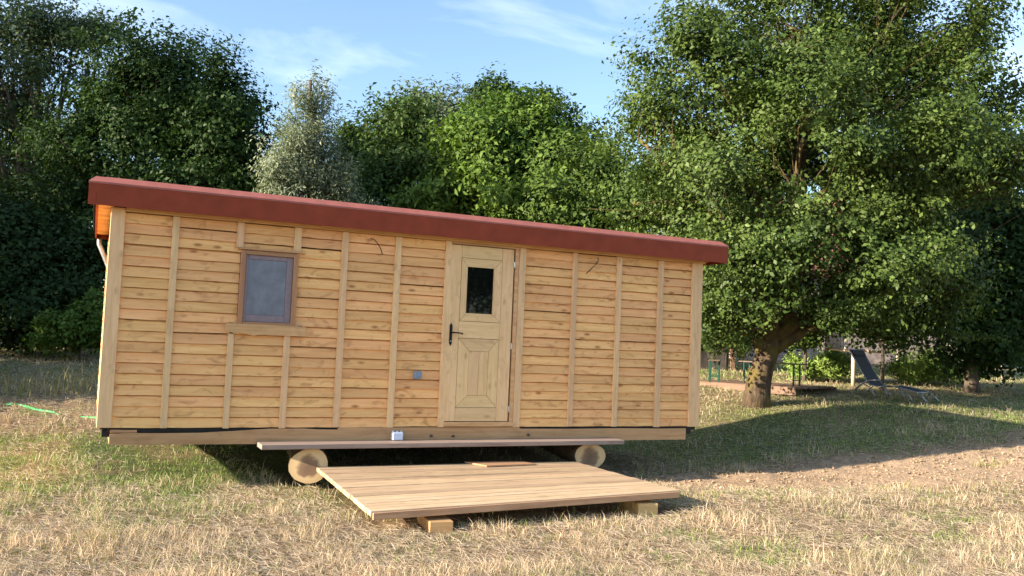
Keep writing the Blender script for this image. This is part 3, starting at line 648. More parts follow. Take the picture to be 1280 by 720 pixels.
# the oak
ot = 17.0; ob = at(945, 503, ot); ob[2] = float(ground_z(ob[0], ob[1]))-.05
oak_l = [lob(915, 130, ot, 85, 85, 1.5), lob(1000, 40, ot, 105, 80, 2.0), lob(1110, 45, ot+.5, 85, 80, 1.8), lob(1005, 170, ot-1.3, 95, 75, 1.3), lob(1120, 190, ot-1.2, 80, 85, 1.4), lob(1200, 130, ot+.6, 60, 75, 1.2),
         lob(1215, 215, ot-.3, 48, 40, 1.0), lob(880, 235, ot-.8, 80, 62, 1.3), lob(800, 175, ot+.6, 50, 58, .9), lob(790, 255, ot+.3, 66, 52, 1.0), lob(850, 60, ot, 45, 55, .9), lob(930, 295, ot-1.2, 72, 45, 1.0),
         lob(1040, 285, ot-1.6, 85, 40, 1.0), lob(1140, 300, ot-1.0, 75, 55, 1.3), lob(900, 375, ot+.5, 42, 45, .8), lob(1120, 375, ot+.4, 60, 32, .9), lob(905, 345, ot-1.0, 42, 42, .8), lob(955, 370, ot-1.3, 42, 32, .8), lob(1010, 378, ot-.6, 40, 30, .8), lob(1085, 355, ot-1.2, 50, 35, .8), lob(888, 400, ot-.3, 34, 42, .7), lob(922, 415, ot-.7, 24, 26, .5), lob(1175, 370, ot, 45, 35, .8), lob(1060, 130, ot+2, 130, 110, 1.6), lob(920, 210, ot+2, 110, 100, 1.4)]
make_tree('oak_tree', 'large spreading oak with a leaning mossy trunk, next to the right end of the hut', ob,
          [ob, at(948, 470, ot), at(960, 440, ot), at(975, 405, ot), at(990, 340, ot+.1), at(1000, 250, ot), at(1010, 130, ot)], .255, oak_l, 4700, 58, .31, (.082, .048), ((.018, .045, .010), (.135, .195, .044)), leafmat('oak_leaves', .22, .5, .2), BARK_OAK, seed=4, twig_frac=.10, shell=.55, bper=26, bspread=1.0, loosef=.10,
          extra_stems=[([at(962, 440, ot), at(1000, 415, ot-.2), at(1040, 395, ot-.3), at(1100, 360, ot-.5), at(1150, 330, ot-.6)], .13), ([at(955, 450, ot), at(945, 400, ot), at(915, 340, ot+.3), at(890, 270, ot+.3)], .15),
                       ([at(985, 360, ot), at(1030, 340, ot-.9), at(1065, 355, ot-1.2), at(1095, 345, ot-1.3)], .05), ([at(990, 345, ot), at(1020, 325, ot-.8), at(1050, 345, ot-1.2)], .045), ([at(990, 340, ot), at(1015, 310, ot-.8), at(1060, 322, ot-1.3), at(1090, 335, ot-1.4)], .04)])
# dark tree at the right, beyond the lounger
rb = gpt(1215, 21)
make_tree('dark_tree', 'dense dark tree with low hanging crown beyond the lounger, right of the oak', rb, [rb, rb+[0, 0, 1.5], rb+[.1, 0, 3.5]], .16, [lob(1225, 330, 21, 60, 60, 1.2), lob(1255, 400, 21, 70, 60, 1.2), lob(1212, 395, 21.5, 30, 60, .8), lob(1270, 290, 21.5, 50, 50, 1)], 900, 46, .36, (.12, .075), DARKG, seed=9)
rb = gpt(1300, 31)
make_tree('pale_tree', 'far pale green tree showing at the edge right of the oak crown', rb, [rb, rb+[0, 0, 3], rb+[0, 0, 6]], .15, [lob(1270, 275, 31, 45, 40, 1.3), lob(1300, 330, 31, 60, 70, 1.5), lob(1235, 330, 31, 40, 50, 1.3)], 420, 46, .5, (.17, .07), ((.10, .15, .07), (.16, .21, .10)), LEAF_W, seed=10)
# middle background
rb = gpt(640, 28)
make_tree('walnut_tree', 'broad sunlit green tree rising over the roof above the door', rb, [rb, rb+[0, 0, 3], rb+[0, 0, 6.5]], .18, [lob(640, 172, 28, 42, 40, 1.5), lob(598, 200, 27, 42, 44, 1.6), lob(686, 200, 27.5, 44, 42, 1.6), lob(635, 235, 26.5, 80, 55, 1.8), lob(570, 250, 27, 50, 45, 1.5), lob(715, 250, 27, 50, 55, 1.5)], 1150, 44, .46, (.19, .085), BRIGHT, seed=11)
rb = gpt(745, 25)
make_tree('bushy_tree', 'bushy green tree between the walnut-like tree and the oak', rb, [rb, rb+[0, 0, 2.5], rb+[0, 0, 5]], .14, [lob(745, 225, 25, 42, 45, 1.3), lob(770, 265, 24, 55, 50, 1.3), lob(705, 275, 24, 48, 40, 1.2)], 560, 44, .42, (.15, .08), GREEN1, seed=12)
rb = gpt(500, 30)
make_tree('dark_green_tree', 'dark green twin-topped tree between the silver willow and the sunlit green tree', rb, [rb, rb+[0, 0, 3], rb+[0, 0, 6]], .16, [lob(500, 165, 30, 36, 50, 1.3), lob(470, 205, 30, 32, 55, 1.2), lob(525, 220, 29, 55, 60, 1.5), lob(490, 260, 29, 55, 45, 1.4)], 700, 44, .46, (.17, .08), ((.04, .075, .02), (.075, .125, .03)), seed=13)
rb = gpt(550, 36)
make_tree('silvery_tree', 'round silvery-topped tree peeking over the dark green tree', rb, [rb, rb+[0, 0, 4], rb+[0, 0, 9]], .16, [lob(545, 140, 36, 38, 40, 1.6), lob(520, 170, 36, 35, 45, 1.5), lob(570, 170, 36, 30, 40, 1.4)], 420, 46, .5, (.20, .07), ((.10, .14, .07), (.17, .21, .12)), LEAF_W, seed=14)
rb = gpt(605, 38)
make_tree('dark_top_tree', 'distant dark tree top just behind the sunlit green tree', rb, [rb, rb+[0, 0, 5], rb+[0, 0, 10]], .16, [lob(605, 130, 38, 24, 22, 1.2), lob(630, 150, 38, 50, 35, 1.6), lob(690, 160, 38, 40, 25, 1.4)], 330, 40, .5, (.21, .10), DARKG, seed=15)
rb = gpt(444, 31)
make_tree('slim_tree', 'slim pointed green tree beside the silver willow', rb, [rb, rb+[0, 0, 4], rb+[0, 0, 8]], .10, [lob(443, 160, 31, 9, 26, .35), lob(444, 190, 31, 15, 35, .55), lob(446, 235, 31, 24, 40, .8)], 240, 40, .36, (.16, .07), GREEN1, seed=16)
rb = gpt(385, 22)
make_tree('silver_willow', 'tall silvery grey-green willow with fine leaves behind the window end of the roof', rb, [rb, rb+[0, 0, 2.5], at(385, 180, 22), at(388, 100, 22)], .12,
          [lob(390, 116, 22, 20, 28, .5), lob(382, 160, 22, 28, 38, .7), lob(362, 205, 22, 24, 34, .6), lob(396, 200, 22, 24, 40, .6), lob(424, 225, 22, 20, 34, .5), lob(372, 250, 22, 40, 38, .9), lob(346, 240, 22, 12, 28, .4), lob(330, 330, 22, 50, 70, 1), lob(420, 330, 22, 50, 70, 1)], 1250, 56, .26, (.11, .028), SILV, LEAF_W, droop=.35, seed=17, shell=.35, up=.15, bspread=.8, bper=12, loosef=.35)
# left group
rb = gpt(155, 25)
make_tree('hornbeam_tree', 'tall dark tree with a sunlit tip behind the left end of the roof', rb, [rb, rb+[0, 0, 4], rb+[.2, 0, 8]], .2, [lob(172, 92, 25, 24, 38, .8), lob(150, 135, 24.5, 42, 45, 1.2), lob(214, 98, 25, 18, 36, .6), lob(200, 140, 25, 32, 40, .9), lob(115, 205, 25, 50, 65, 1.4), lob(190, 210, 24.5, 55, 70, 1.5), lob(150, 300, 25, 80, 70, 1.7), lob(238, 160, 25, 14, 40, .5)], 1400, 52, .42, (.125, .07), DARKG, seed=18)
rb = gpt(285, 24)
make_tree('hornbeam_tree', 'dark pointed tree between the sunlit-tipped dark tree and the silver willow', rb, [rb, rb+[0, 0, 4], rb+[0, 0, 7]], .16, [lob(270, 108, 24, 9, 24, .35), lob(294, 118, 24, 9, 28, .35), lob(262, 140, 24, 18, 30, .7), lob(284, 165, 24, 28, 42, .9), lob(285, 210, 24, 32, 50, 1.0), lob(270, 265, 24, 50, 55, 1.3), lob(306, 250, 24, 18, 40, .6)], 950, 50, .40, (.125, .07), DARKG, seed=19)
rb = gpt(45, 27)
st_ = lambda x0, x1, x2, y2, r_: ([gpt(x0, 27), at((x0+x1)/2, 330, 27), at(x1, 230, 27), at(x2, y2, 27)], r_)
make_tree('multi_stem_tree', 'tall many-stemmed dark tree at the edge of the wood left of the hut', rb, [rb, at(45, 320, 27), at(42, 220, 27), at(50, 80, 27)], .17,
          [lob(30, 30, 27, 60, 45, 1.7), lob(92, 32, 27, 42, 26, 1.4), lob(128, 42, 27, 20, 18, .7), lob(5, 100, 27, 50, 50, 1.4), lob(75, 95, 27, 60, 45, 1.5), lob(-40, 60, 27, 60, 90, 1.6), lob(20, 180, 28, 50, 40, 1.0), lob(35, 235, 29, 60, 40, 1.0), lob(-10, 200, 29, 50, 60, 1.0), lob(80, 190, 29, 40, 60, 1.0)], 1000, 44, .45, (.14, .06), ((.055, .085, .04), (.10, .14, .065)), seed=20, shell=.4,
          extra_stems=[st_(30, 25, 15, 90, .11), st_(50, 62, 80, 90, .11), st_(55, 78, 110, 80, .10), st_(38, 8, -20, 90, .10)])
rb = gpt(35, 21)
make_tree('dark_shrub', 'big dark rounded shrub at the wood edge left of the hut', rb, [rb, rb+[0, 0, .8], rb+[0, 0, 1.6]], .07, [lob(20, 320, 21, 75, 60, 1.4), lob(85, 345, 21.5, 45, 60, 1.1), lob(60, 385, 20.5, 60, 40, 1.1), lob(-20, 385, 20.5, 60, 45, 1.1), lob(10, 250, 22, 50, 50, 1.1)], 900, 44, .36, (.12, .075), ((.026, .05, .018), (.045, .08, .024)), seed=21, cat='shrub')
rb = gpt(100, 19.5)
make_tree('low_bush', 'small bright green bush against the dark shrub beside the hut corner', rb, [rb, rb+[0, 0, .3], rb+[0, 0, .7]], .03, [lob(95, 412, 19.5, 26, 22, .5), lob(122, 400, 19.5, 22, 32, .5), lob(65, 422, 19.5, 18, 13, .35)], 240, 40, .2, (.10, .06), BRIGHT, seed=22, cat='bush')
# neighbours of the left group, just out of the picture (they keep the wood edge in shade)
for k, (xx, yy, hh, sd) in enumerate(((-5.9, 8.6, 3.4, 31), (-6.5, 15.8, 12.0, 32), (-9, 20.5, 14.0, 33), (-7.0, 12.0, 6.2, 34))):
    rb = np.array([xx, yy, float(ground_z(xx, yy))])
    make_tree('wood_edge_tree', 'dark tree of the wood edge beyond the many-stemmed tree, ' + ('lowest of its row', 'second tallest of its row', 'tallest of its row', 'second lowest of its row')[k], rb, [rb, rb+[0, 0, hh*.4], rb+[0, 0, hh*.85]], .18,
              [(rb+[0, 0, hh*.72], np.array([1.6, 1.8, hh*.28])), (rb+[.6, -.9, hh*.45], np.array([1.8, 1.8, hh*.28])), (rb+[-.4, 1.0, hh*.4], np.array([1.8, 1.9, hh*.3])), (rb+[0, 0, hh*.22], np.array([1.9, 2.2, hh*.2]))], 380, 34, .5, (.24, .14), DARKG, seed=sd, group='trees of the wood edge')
# trees across the field behind the viewpoint: the door pane mirrors them
def copy_tree(src, loc, rz, sc_, label, group):
    r = src.copy(); C.objects.link(r); r.location = loc; r.rotation_euler = (0, 0, rz); r.scale = (sc_,)*3; r['label'] = label; r['group'] = group
    for ch in src.children:
        c = ch.copy(); C.objects.link(c); c.parent = r
    return r
src_d = [o for o in bpy.data.objects if o.name.startswith('dark_green_tree')][0]
xx, yy = 16.3, -31.0
copy_tree(src_d, (xx, yy, float(ground_z(xx, yy))-.05), .6, 1.05, 'tree across the field, seen only as a dark reflection in the door pane', 'trees across the field')
# dark wood behind the oak and the hut
for (px, t, sd, lb, ls) in ((905, 27, 41, 'dark tree behind the terrace and its benches', [(890, 330, 60, 60), (930, 290, 60, 60), (860, 400, 50, 60), (925, 385, 45, 30)]),
                            (1175, 27, 42, 'dark tree behind the fence and the lounger', [(1180, 310, 60, 70), (1140, 270, 60, 60), (1190, 345, 60, 50), (1230, 300, 50, 60)])):
    rb = gpt(px, t)
    make_tree('background_tree', lb, rb, [rb, rb+[0, 0, 2], rb+[0, 0, 4]], .14, [lob(a, b_, t, c3, d3, 1.4) for a, b_, c3, d3 in ls], 520, 40, .48, (.18, .10), DARKG, seed=sd)
# young trees and shrubs at the fence
for (px, t, sd, lb, ls, tr) in ((1006, 22, 51, 'young slender tree with a small dark crown beside the oak trunk', [(1000, 418, 24, 20), (1012, 400, 20, 20)], .055),
                                (1103, 20.5, 52, 'young tree with a thin dark trunk right behind the lounger', [(1080, 398, 36, 18), (1130, 402, 36, 20), (1105, 385, 40, 20)], .05)):
    rb = gpt(px, t)
    make_tree('young_tree', lb, rb, [rb, rb+[.02, 0, .6], rb+[0, 0, 1.2], rb+[0, 0, 1.7]], tr, [lob(a, b_, t, c3, d3, .6) for a, b_, c3, d3 in ls], 170, 40, .25, (.10, .06), GREEN1, seed=sd)
for (px, t, sd, lb, ls) in ((1035, 22.5, 61, 'bright green leafy shrub at the fence between the oak trunk and the lounger', [(1025, 460, 28, 16), (1050, 455, 18, 18), (1010, 465, 14, 10)]),
                            (1150, 23, 62, 'bright green leafy shrub at the fence right of the lounger', [(1140, 455, 26, 18), (1170, 460, 22, 14), (1118, 462, 16, 12)])):
    rb = gpt(px, t)
    make_tree('fence_shrub', lb, rb, [rb, rb+[0, 0, .2], rb+[0, 0, .5]], .02, [lob(a, b_, t, c3, d3, .5) for a, b_, c3, d3 in ls], 220, 36, .17, (.11, .035), ((.15, .24, .05), (.26, .36, .09)), seed=sd, cat='shrub', up=.2)

# ------------------------------------------------------------------ things behind the hut on the right
# terrace with planks
ta, tb_ = at(862, 483, 19.8), at(992, 487, 18.2); ta[2] = tb_[2] = 0
ax = (tb_-ta)/np.linalg.norm(tb_-ta); ang = math.atan2(ax[1], ax[0]); ctr = (ta+tb_)/2; tl = np.linalg.norm(tb_-ta)+.1; bk = np.array([-ax[1], ax[0], 0])
gz0 = float(ground_z(*(ctr[:2])))
terr = empty('plank_terrace', (ctr[0], ctr[1], gz0-.05), 'low brown plank terrace behind the oak trunk', 'terrace', rz=ang)
pm = cbox_mesh('plank', tl, .137, .04)
for i in range(14): link('plank', pm, W_TERR, terr, (random.uniform(-.03, .03), .10+i*.142, .19))
fm = cbox_mesh('edge_board', tl, .035, .15); link('edge_board', fm, W_TERR, terr, (0, .0, .125)); link('edge_board', fm, W_TERR, terr, (0, 2.06, .125))
TZ = gz0-.05+.21
def bench(name, p, rz, ln, label):
    e = empty(name, (p[0], p[1], TZ), label, 'bench', 'folding benches on the terrace', rz)
    link('seat', cbox_mesh('seat', ln, .25, .028, .006), wood('bench_seat_wood', (.16, .12, .09), (.10, .07, .05), 0, knots=.1), e, (0, 0, .465))
    for sx_ in (-ln/2+.18, ln/2-.18):
        for sy_ in (-.10, .10): link('leg', cbox_mesh('leg', .03, .03, .45), GREENP, e, (sx_, sy_, .2255))
        link('crossbar', cbox_mesh('crossbar', .025, .17, .02), GREENP, e, (sx_, 0, .12))
        tube('brace', [(sx_, 0, .36), (sx_+(-.12 if sx_ > 0 else .12), 0, .44)], .010, GREENP, e)
b1 = (ctr-ax*(tl*.5-.35)+bk*.55); b2 = (ctr+ax*.30+bk*.85)
bench('folding_bench', b1, ang+R(-62), 1.5, 'folding wooden bench with green legs on the terrace beside the hut corner')
bench('folding_bench', b2, ang+R(-14), 1.7, 'folding wooden bench with green legs on the terrace behind the oak trunk')
# lounger
lt = 18.6
lbase = at(1115, 502, lt); lbase[2] = float(ground_z(lbase[0], lbase[1]))
lr_ = np.array([AR[0], AR[1], 0]); lr_ /= np.linalg.norm(lr_); lang = math.atan2(lr_[1], lr_[0])+R(-50)
lg = empty('sun_lounger', tuple(lbase), 'black mesh sun lounger with pale tube frame on the grass under the oak', 'lounger', rz=lang); lg.scale = (1.12, 1.0, 1.0)
def sling(name, prof, wdt):
    V = []; F = []; n = len(prof)
    for (a, b_) in prof: V += [(a, -wdt/2, b_), (a, wdt/2, b_)]
    for (a, b_) in prof: V += [(a, -wdt/2, b_-.012), (a, wdt/2, b_-.012)]
    for i in range(n-1):
        F += [[2*i, 2*i+2, 2*i+3, 2*i+1], [2*n+2*i+1, 2*n+2*i+3, 2*n+2*i+2, 2*n+2*i], [2*i, 2*n+2*i, 2*n+2*i+2, 2*i+2], [2*i+1, 2*i+3, 2*n+2*i+3, 2*n+2*i+1]]
    F += [[0, 1, 2*n+1, 2*n], [2*n-2, 4*n-2, 4*n-1, 2*n-1]]
    return link(name, pyd(name, V, F), MESHF, lg)
sling('backrest', [(-.72, .98), (-.66, .86), (-.52, .60), (-.38, .36), (-.30, .27)], .50)
sling('seat', [(-.29, .26), (-.15, .24), (.05, .27)], .50)
sling('leg_rest', [(.07, .275), (.25, .25), (.50, .20), (.56, .18)], .50)
pil = link('headrest', cbox_mesh('headrest', .05, .44, .13, .02), MESHF, lg, (-.665, 0, .92), (0, R(-25), 0))
for s_ in (-1, 1):
    yv = s_*.27
    tube('side_tube', [(-.73, yv, .99), (-.52, yv, .60), (-.32, yv, .27), (-.15, yv, .235), (.06, yv, .275), (.30, yv, .24), (.57, yv, .18), (.68, yv, .09), (.76, yv, .0)], .013, ALU, lg)
    tube('armrest', [(-.60, yv*1.1, .13), (-.48, yv*1.1, .27), (-.30, yv*1.1, .36), (-.12, yv*1.1, .38)], .014, ALU, lg)
    tube('leg', [(-.42, yv, .30), (-.62, yv, .12), (-.72, yv, .0)], .012, ALU, lg); tube('leg', [(-.45, yv*1.02, .29), (-.28, yv*1.02, .2), (-.20, yv*1.02, .0)], .012, ALU, lg)
    tube('leg', [(-.05, yv, .26), (.06, yv, .16), (.12, yv, .0)], .012, ALU, lg); tube('leg', [(.30, yv, .235), (.42, yv, .13), (.50, yv, .0)], .012, ALU, lg)
tube('crossbar', [(-.73, -.27, .99), (-.73, .27, .99)], .013, ALU, lg); tube('crossbar', [(.57, -.27, .175), (.57, .27, .175)], .013, ALU, lg)
# pale pole lying on a short post
pp = gpt(1067, 21.5)
perch = empty('pole_rest', tuple(pp), 'pale bare pole lying across a short post behind the lounger', 'pole')
d_ = at(1098, 440, 21.3)-at(1035, 437, 21.7); zc_ = at(1067, 438, 21.5)[2]-pp[2]; d_ /= np.linalg.norm(d_)
tube('pole', [np.array([0, 0, zc_])+d_*s_+np.array([0, 0, .012*math.sin(s_*9)]) for s_ in np.linspace(-.62, .60, 8)], [.03, .034, .036, .03, .034, .03, .03, .035], PALEW, perch)
tube('post', [(0, 0, -.05), (0, 0, zc_-.03)], [.045, .05], PALEW, perch)
# wire fence
fa, fb = gpt(930, 26), gpt(1320, 25)
fl = empty('wire_fence', tuple(fa), 'wire fence on thin posts behind the shrubs and the lounger', 'fence'); fd = fb-fa; nf = 7
tops = []
for i in range(nf):
    p = fa+fd*i/(nf-1); p[2] = float(ground_z(p[0], p[1])); q_ = p-fa
    tube('fence_post', [q_-[0, 0, .1], q_+[.01, 0, 1.25]], .035, PALEW, fl, 6); tops.append(q_)
for hh in (.25, .5, .75, 1.0, 1.2): tube('wire', [q_+[0, 0, hh] for q_ in tops], .004, GALV, fl, 4)
# shed behind the terrace
sa = gpt(880, 25.5); shed = empty('dark_shed', tuple(sa), 'small dark weathered plank shed behind the terrace', 'shed', rz=math.atan2(lr_[1], lr_[0]))
sp2 = cbox_mesh('plank', .17, .03, 2.1)
for i in range(12): link('plank', sp2, W_DARK, shed, (-1.4+.178*i, 0, 1.05))
for i in range(10): link('plank', sp2, W_DARK, shed, (.70, .1+.178*i, 1.05), (0, 0, math.pi/2))
link('post', cbox_mesh('post', .12, .12, 2.1), W_TERR, shed, (.80, -.07, 1.05))
link('roof', cbox_mesh('roof', 2.8, 2.4, .08), TILE, shed, (-.4, .9, 2.2), (R(6), 0, 0))
# house behind the oak
ha = gpt(1050, 40); house = empty('stone_house', tuple(ha-np.array([0, 0, .2])), 'old stone house with a red tiled roof, glimpsed through the oak', 'house', rz=math.atan2(lr_[1], lr_[0])+R(12))
def hbx(name, x0, x1, y0, y1, z0, z1, mat, par=None):
    return link(name, cbox_mesh(name, x1-x0, y1-y0, z1-z0, .01), mat, house, ((x0+x1)/2, (y0+y1)/2, (z0+z1)/2))
hw = [(-5, 0, 0), (5, 0, 0), (5, 7, 0), (-5, 7, 0), (-5, 0, 4.6), (5, 0, 4.6), (5, 7, 4.6), (-5, 7, 4.6), (-5, 3.5, 7.8), (5, 3.5, 7.8)]
link('wall', pyd('wall', hw, [[0, 1, 5, 4], [2, 3, 7, 6], [1, 2, 6, 9, 5], [3, 0, 4, 8, 7], [3, 2, 1, 0]]), STONE, house)
for s_ in (0, 1):
    ye = -.5 if s_ == 0 else 7.5; ze = 4.2
    v = [(-5.4, ye, ze), (5.4, ye, ze), (5.4, 3.5, 7.95), (-5.4, 3.5, 7.95)]; v2 = [(a, b_, c3+.14) for a, b_, c3 in v]
    rf = link('roof', pyd('roof', v+v2, [[0, 1, 2, 3], [7, 6, 5, 4], [0, 4, 5, 1], [1, 5, 6, 2], [2, 6, 7, 3], [3, 7, 4, 0]]), TILE, house)
    if s_ == 0:
        tm = cbox_mesh('tile_row', 10.8, .26, .03, .008)
        for i in range(16):
            u = (i+.5)/16; link('tile_row', tm, TILE, rf, (0, ye+(3.5-ye)*u, ze+(7.95-ze)*u+.165), (math.atan2(3.75, 4.0)-.06, 0, 0))
for (x0, x1, z0, z1) in ((-3.6, -2.6, 1.2, 2.6), (-.9, .1, .05, 2.2), (2.0, 3.0, 1.2, 2.6), (-3.6, -2.6, 3.2, 4.1), (2.0, 3.0, 3.2, 4.1)):
    wn = hbx('door' if z0 < 1 else 'window', x0, x1, -.06, .02, z0, z1, PALEW)
    link('pane', cbox_mesh('pane', x1-x0-.2, .02, z1-z0-.2), GLASS if z0 > 1 else W_DARK, wn, (0, -.05, 0))

# garden hose in the grass left of the hut
hp = []
for (px, py) in ((8, 506), (20, 505), (32, 508), (45, 512), (58, 514), (66, 515), (84, 518), (104, 520), (118, 522), (140, 524)):
    hp.append(hit(px, py, .012))
hp[6][2] -= .06; hp[7][2] -= .02
tag(tube('garden_hose', hp, .017, HOSE), 'bright green garden hose lying in the dry grass left of the hut', 'hose')

# ------------------------------------------------------------------ grass: blades and lying straw
def blades(n_, rs, smin, smax, mode):
    s = smin*(smax/smin)**rs.rand(n_); lat = (rs.rand(n_)*2-1)*(.60*s+.5)
    x = CAM[0]+s*math.sin(YAW)+lat*math.cos(YAW); y = CAM[1]+s*math.cos(YAW)-lat*math.sin(YAW)
    # gather in tufts
    tx = np.round(x*7+1.5*vnoise(x*3, y*3))/7; ty = np.round(y*7+1.5*vnoise(y*3+9, x*3))/7
    k = .35*rs.rand(n_); x = x*(1-k)+tx*k; y = y*(1-k)+ty*k
    dirt, green = masks(x, y)
    ok = rs.rand(n_) > dirt*.93
    ok &= ~((x > .0) & (x < 6.9) & (y > .8) & (y < 3.3) & (rs.rand(n_) < .7))
    ok &= ~((x > 2.10) & (x < 5.02) & (y > -2.22) & (y < -.1)); ok &= ~((abs(x-1.985) < .2) & (y > -.2) & (y < 3)); ok &= ~((abs(x-5.285) < .2) & (y > -.2) & (y < 2.2))
    ok &= ~((abs(x-2.61) < .17) & (abs(y+2.24) < .34)); ok &= ~((abs(x-4.76) < .16) & (abs(y+2.04) < .32))
    if mode == 'straw': ok &= rs.rand(n_) > green*.8
    else: ok &= (rs.rand(n_) < green+.02)
    return x[ok], y[ok], s[ok], dirt[ok], green[ok]
def grass_mesh(name, x, y, h, lean, wd, col, rs, curl=.35):
    n = len(x); a = rs.rand(n)*2*math.pi; dx, dy = np.cos(a), np.sin(a)
    f = rs.rand(n)*2*math.pi; wx, wy = np.cos(f)*wd/2, np.sin(f)*wd/2; z = ground_z(x, y)-.012
    ch, sh = np.cos(lean), np.sin(lean); ch2, sh2 = np.cos(np.minimum(lean+curl, 1.62)), np.sin(np.minimum(lean+curl, 1.62))
    mx_, my_, mz_ = x+dx*sh*h*.55, y+dy*sh*h*.55, z+ch*h*.55
    ex, ey, ez = mx_+dx*sh2*h*.45, my_+dy*sh2*h*.45, mz_+ch2*h*.45
    zz_ = np.zeros(n)
    V = np.stack([np.stack([x-wx, y-wy, z], 1), np.stack([x+wx, y+wy, z], 1), np.stack([mx_+wx*.8, my_+wy*.8, mz_], 1), np.stack([mx_-wx*.8, my_-wy*.8, mz_], 1), np.stack([ex, ey, ez], 1)], 1).reshape(-1, 3)
    b_ = np.arange(n)*5
    return big_mesh(name, V, np.stack([b_, b_+1, b_+2, b_+3], 1), np.stack([b_+3, b_+2, b_+4], 1), np.repeat(col, 5, axis=0))
rs = np.random.RandomState(77)
x, y, s, dm, gm = blades(270000, rs, 4.6, 32, 'straw'); n = len(x)
tuft = fbm(x*2.6, y*2.6); h = (.026+.12*np.clip(tuft*2.6-.95, 0, 1))*rs.uniform(.6, 1.5, n)*(1-.5*dm); lying = rs.rand(n) < .42
lean = np.where(lying, rs.uniform(1.15, 1.5, n), np.abs(rs.randn(n))*.38+.1); h = np.where(lying, h*1.7+.03, h)
k = rs.rand(n)[:, None]; col = (np.array([.48, .35, .22])*(1-k)+np.array([.80, .66, .48])*k)*rs.uniform(.75, 1.1, n)[:, None]
pt = fbm(x*.8+3, y*.8+40)[:, None]; col = col*(.72+.55*pt)*(1+np.array([.05, 0, -.03])*(pt-.5)*4); gg = (rs.rand(n) < .10+.25*sstep(.45, .7, fbm(x*1.1+21, y*1.1)))[:, None]; col = np.where(gg, np.array([.24, .24, .09]), col)
tag(link('dry_grass', grass_mesh('dry_grass', x, y, h, lean, .0034*(s/6)**.85*rs.uniform(.7, 1.3, n), col, rs), BLADE), 'short straw-coloured mown dry grass over the field', 'grass', kind='stuff')
x, y, s, dm, gm = blades(260000, rs, 5.0, 32, 'green'); n = len(x)
h = (.035+.06*fbm(x*3, y*3))*rs.uniform(.6, 1.4, n); lean = np.abs(rs.randn(n))*.4+.12
k = rs.rand(n)[:, None]; col = (np.array([.13, .22, .04])*(1-k)+np.array([.32, .40, .12])*k)*rs.uniform(.8, 1.15, n)[:, None]
tag(link('green_grass', grass_mesh('green_grass', x, y, h, lean, .0042*(s/6)**.9*rs.uniform(.7, 1.3, n), col, rs), BLADE), 'short green grass growing in patches by the hut and under the oak', 'grass', kind='stuff')
# loose straw lying on top: one thin sliver each
x, y, s, dm, gm = blades(300000, rs, 4.6, 22, 'straw'); n = len(x)
ln_ = rs.uniform(.05, .17, n)*(1-.4*dm); a = rs.rand(n)*2*math.pi; tl_ = rs.randn(n)*.16+.05; w_ = .0036*(s/6)**.8*rs.uniform(.6, 1.3, n)
z = ground_z(x, y)+rs.uniform(.004, .035, n)*(1-.7*dm); dx, dy = np.cos(a), np.sin(a)
V = np.stack([np.stack([x-dy*w_/2, y+dx*w_/2, z], 1), np.stack([x+dy*w_/2, y-dx*w_/2, z+w_*.4], 1), np.stack([x+dx*ln_, y+dy*ln_, z+np.sin(tl_)*ln_], 1)], 1).reshape(-1, 3)
k = rs.rand(n)[:, None]; col = (np.array([.46, .33, .21])*(1-k)+np.array([.88, .74, .56])*k)*rs.uniform(.65, 1.05, n)[:, None]
tag(link('loose_straw', big_mesh('loose_straw', V, None, np.arange(n*3).reshape(-1, 3), np.repeat(col, 3, axis=0)), BLADE), 'loose pale cut straw strewn over the dry field', 'straw', kind='stuff')
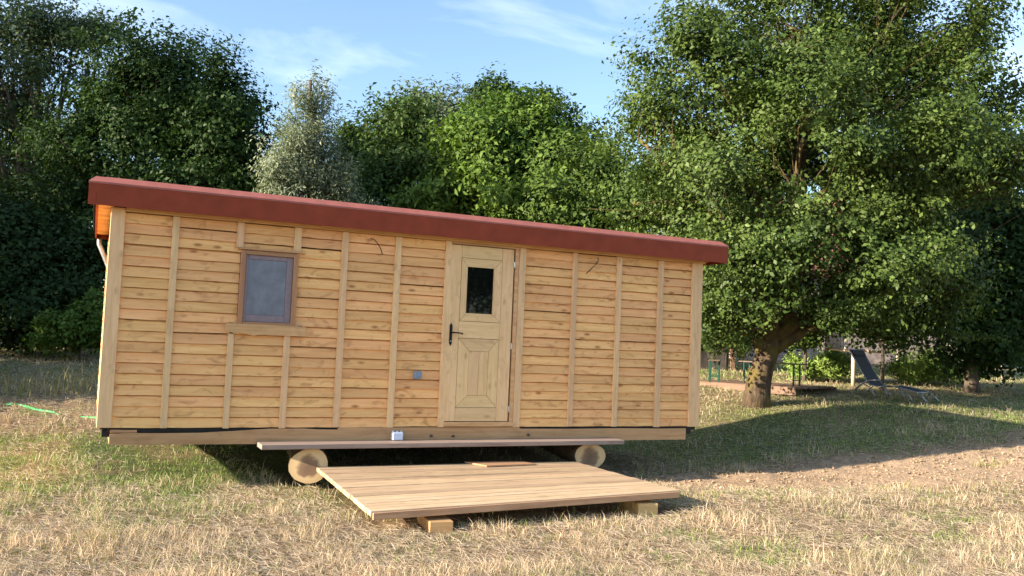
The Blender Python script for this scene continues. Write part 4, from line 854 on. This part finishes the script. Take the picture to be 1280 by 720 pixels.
# clods and small stones on the bare earth
cx_ = rs.uniform(5.2, 13.5, 9000); cy_ = rs.uniform(-3.2, 1.0, 9000); dm, gm = masks(cx_, cy_); ok = rs.rand(9000) < dm*.75+.02; cx_, cy_ = cx_[ok], cy_[ok]; n = len(cx_)
sz = .006+.022*rs.rand(n)**3; octa = np.array([[1, 0, 0], [0, 1, 0], [-1, 0, 0], [0, -1, 0], [0, 0, .75], [0, 0, -.5]])
V = (octa[None]*(1+.35*rs.randn(n, 6, 1))*sz[:, None, None]+np.stack([cx_, cy_, ground_z(cx_, cy_)+.004], 1)[:, None]).reshape(-1, 3)
tf = np.array([[0, 1, 4], [1, 2, 4], [2, 3, 4], [3, 0, 4], [1, 0, 5], [2, 1, 5], [3, 2, 5], [0, 3, 5]]); T_ = (np.arange(n)[:, None, None]*6+tf[None]).reshape(-1, 3)
col = np.array([.44, .32, .22])*rs.uniform(.6, 1.15, n)[:, None]
tag(link('soil_clods', big_mesh('soil_clods', V, None, T_, np.repeat(col, 6, axis=0)), GROUND), 'small crumbs of dry earth on the bare track', 'clods', kind='stuff')
# tall dry weeds along the bank at the left and by the deck
wx_, wy_, wh = [], [], []
for (px, py, n_, spx, hh) in ((90, 492, 60, 40, .5), (25, 495, 40, 28, .4), (60, 490, 40, 45, .45), (690, 634, 26, 12, .16), (600, 642, 30, 22, .13), (800, 592, 14, 6, .16), (470, 648, 40, 35, .12), (880, 622, 16, 14, .12), (1245, 582, 60, 16, .10), (1130, 612, 26, 10, .12), (1255, 617, 20, 10, .08), (770, 640, 30, 40, .12)):
    for _ in range(n_):
        p = hit(px+random.gauss(0, spx), py+random.gauss(0, 3))
        wx_.append(p[0]); wy_.append(p[1]); wh.append(hh*random.uniform(.5, 1.2))
x = np.array(wx_); y = np.array(wy_); h = np.array(wh); n = len(x)
k = rs.rand(n)[:, None]; col = np.array([.45, .34, .18])*(1-k)+np.array([.20, .25, .07])*k
tag(link('tall_weeds', grass_mesh('tall_weeds', x, y, h, np.abs(rs.randn(n))*.22+.05, .009+.006*rs.rand(n), col, rs), BLADE), 'sparse tall dry weed stalks on the bank and round the deck', 'weeds', kind='stuff')
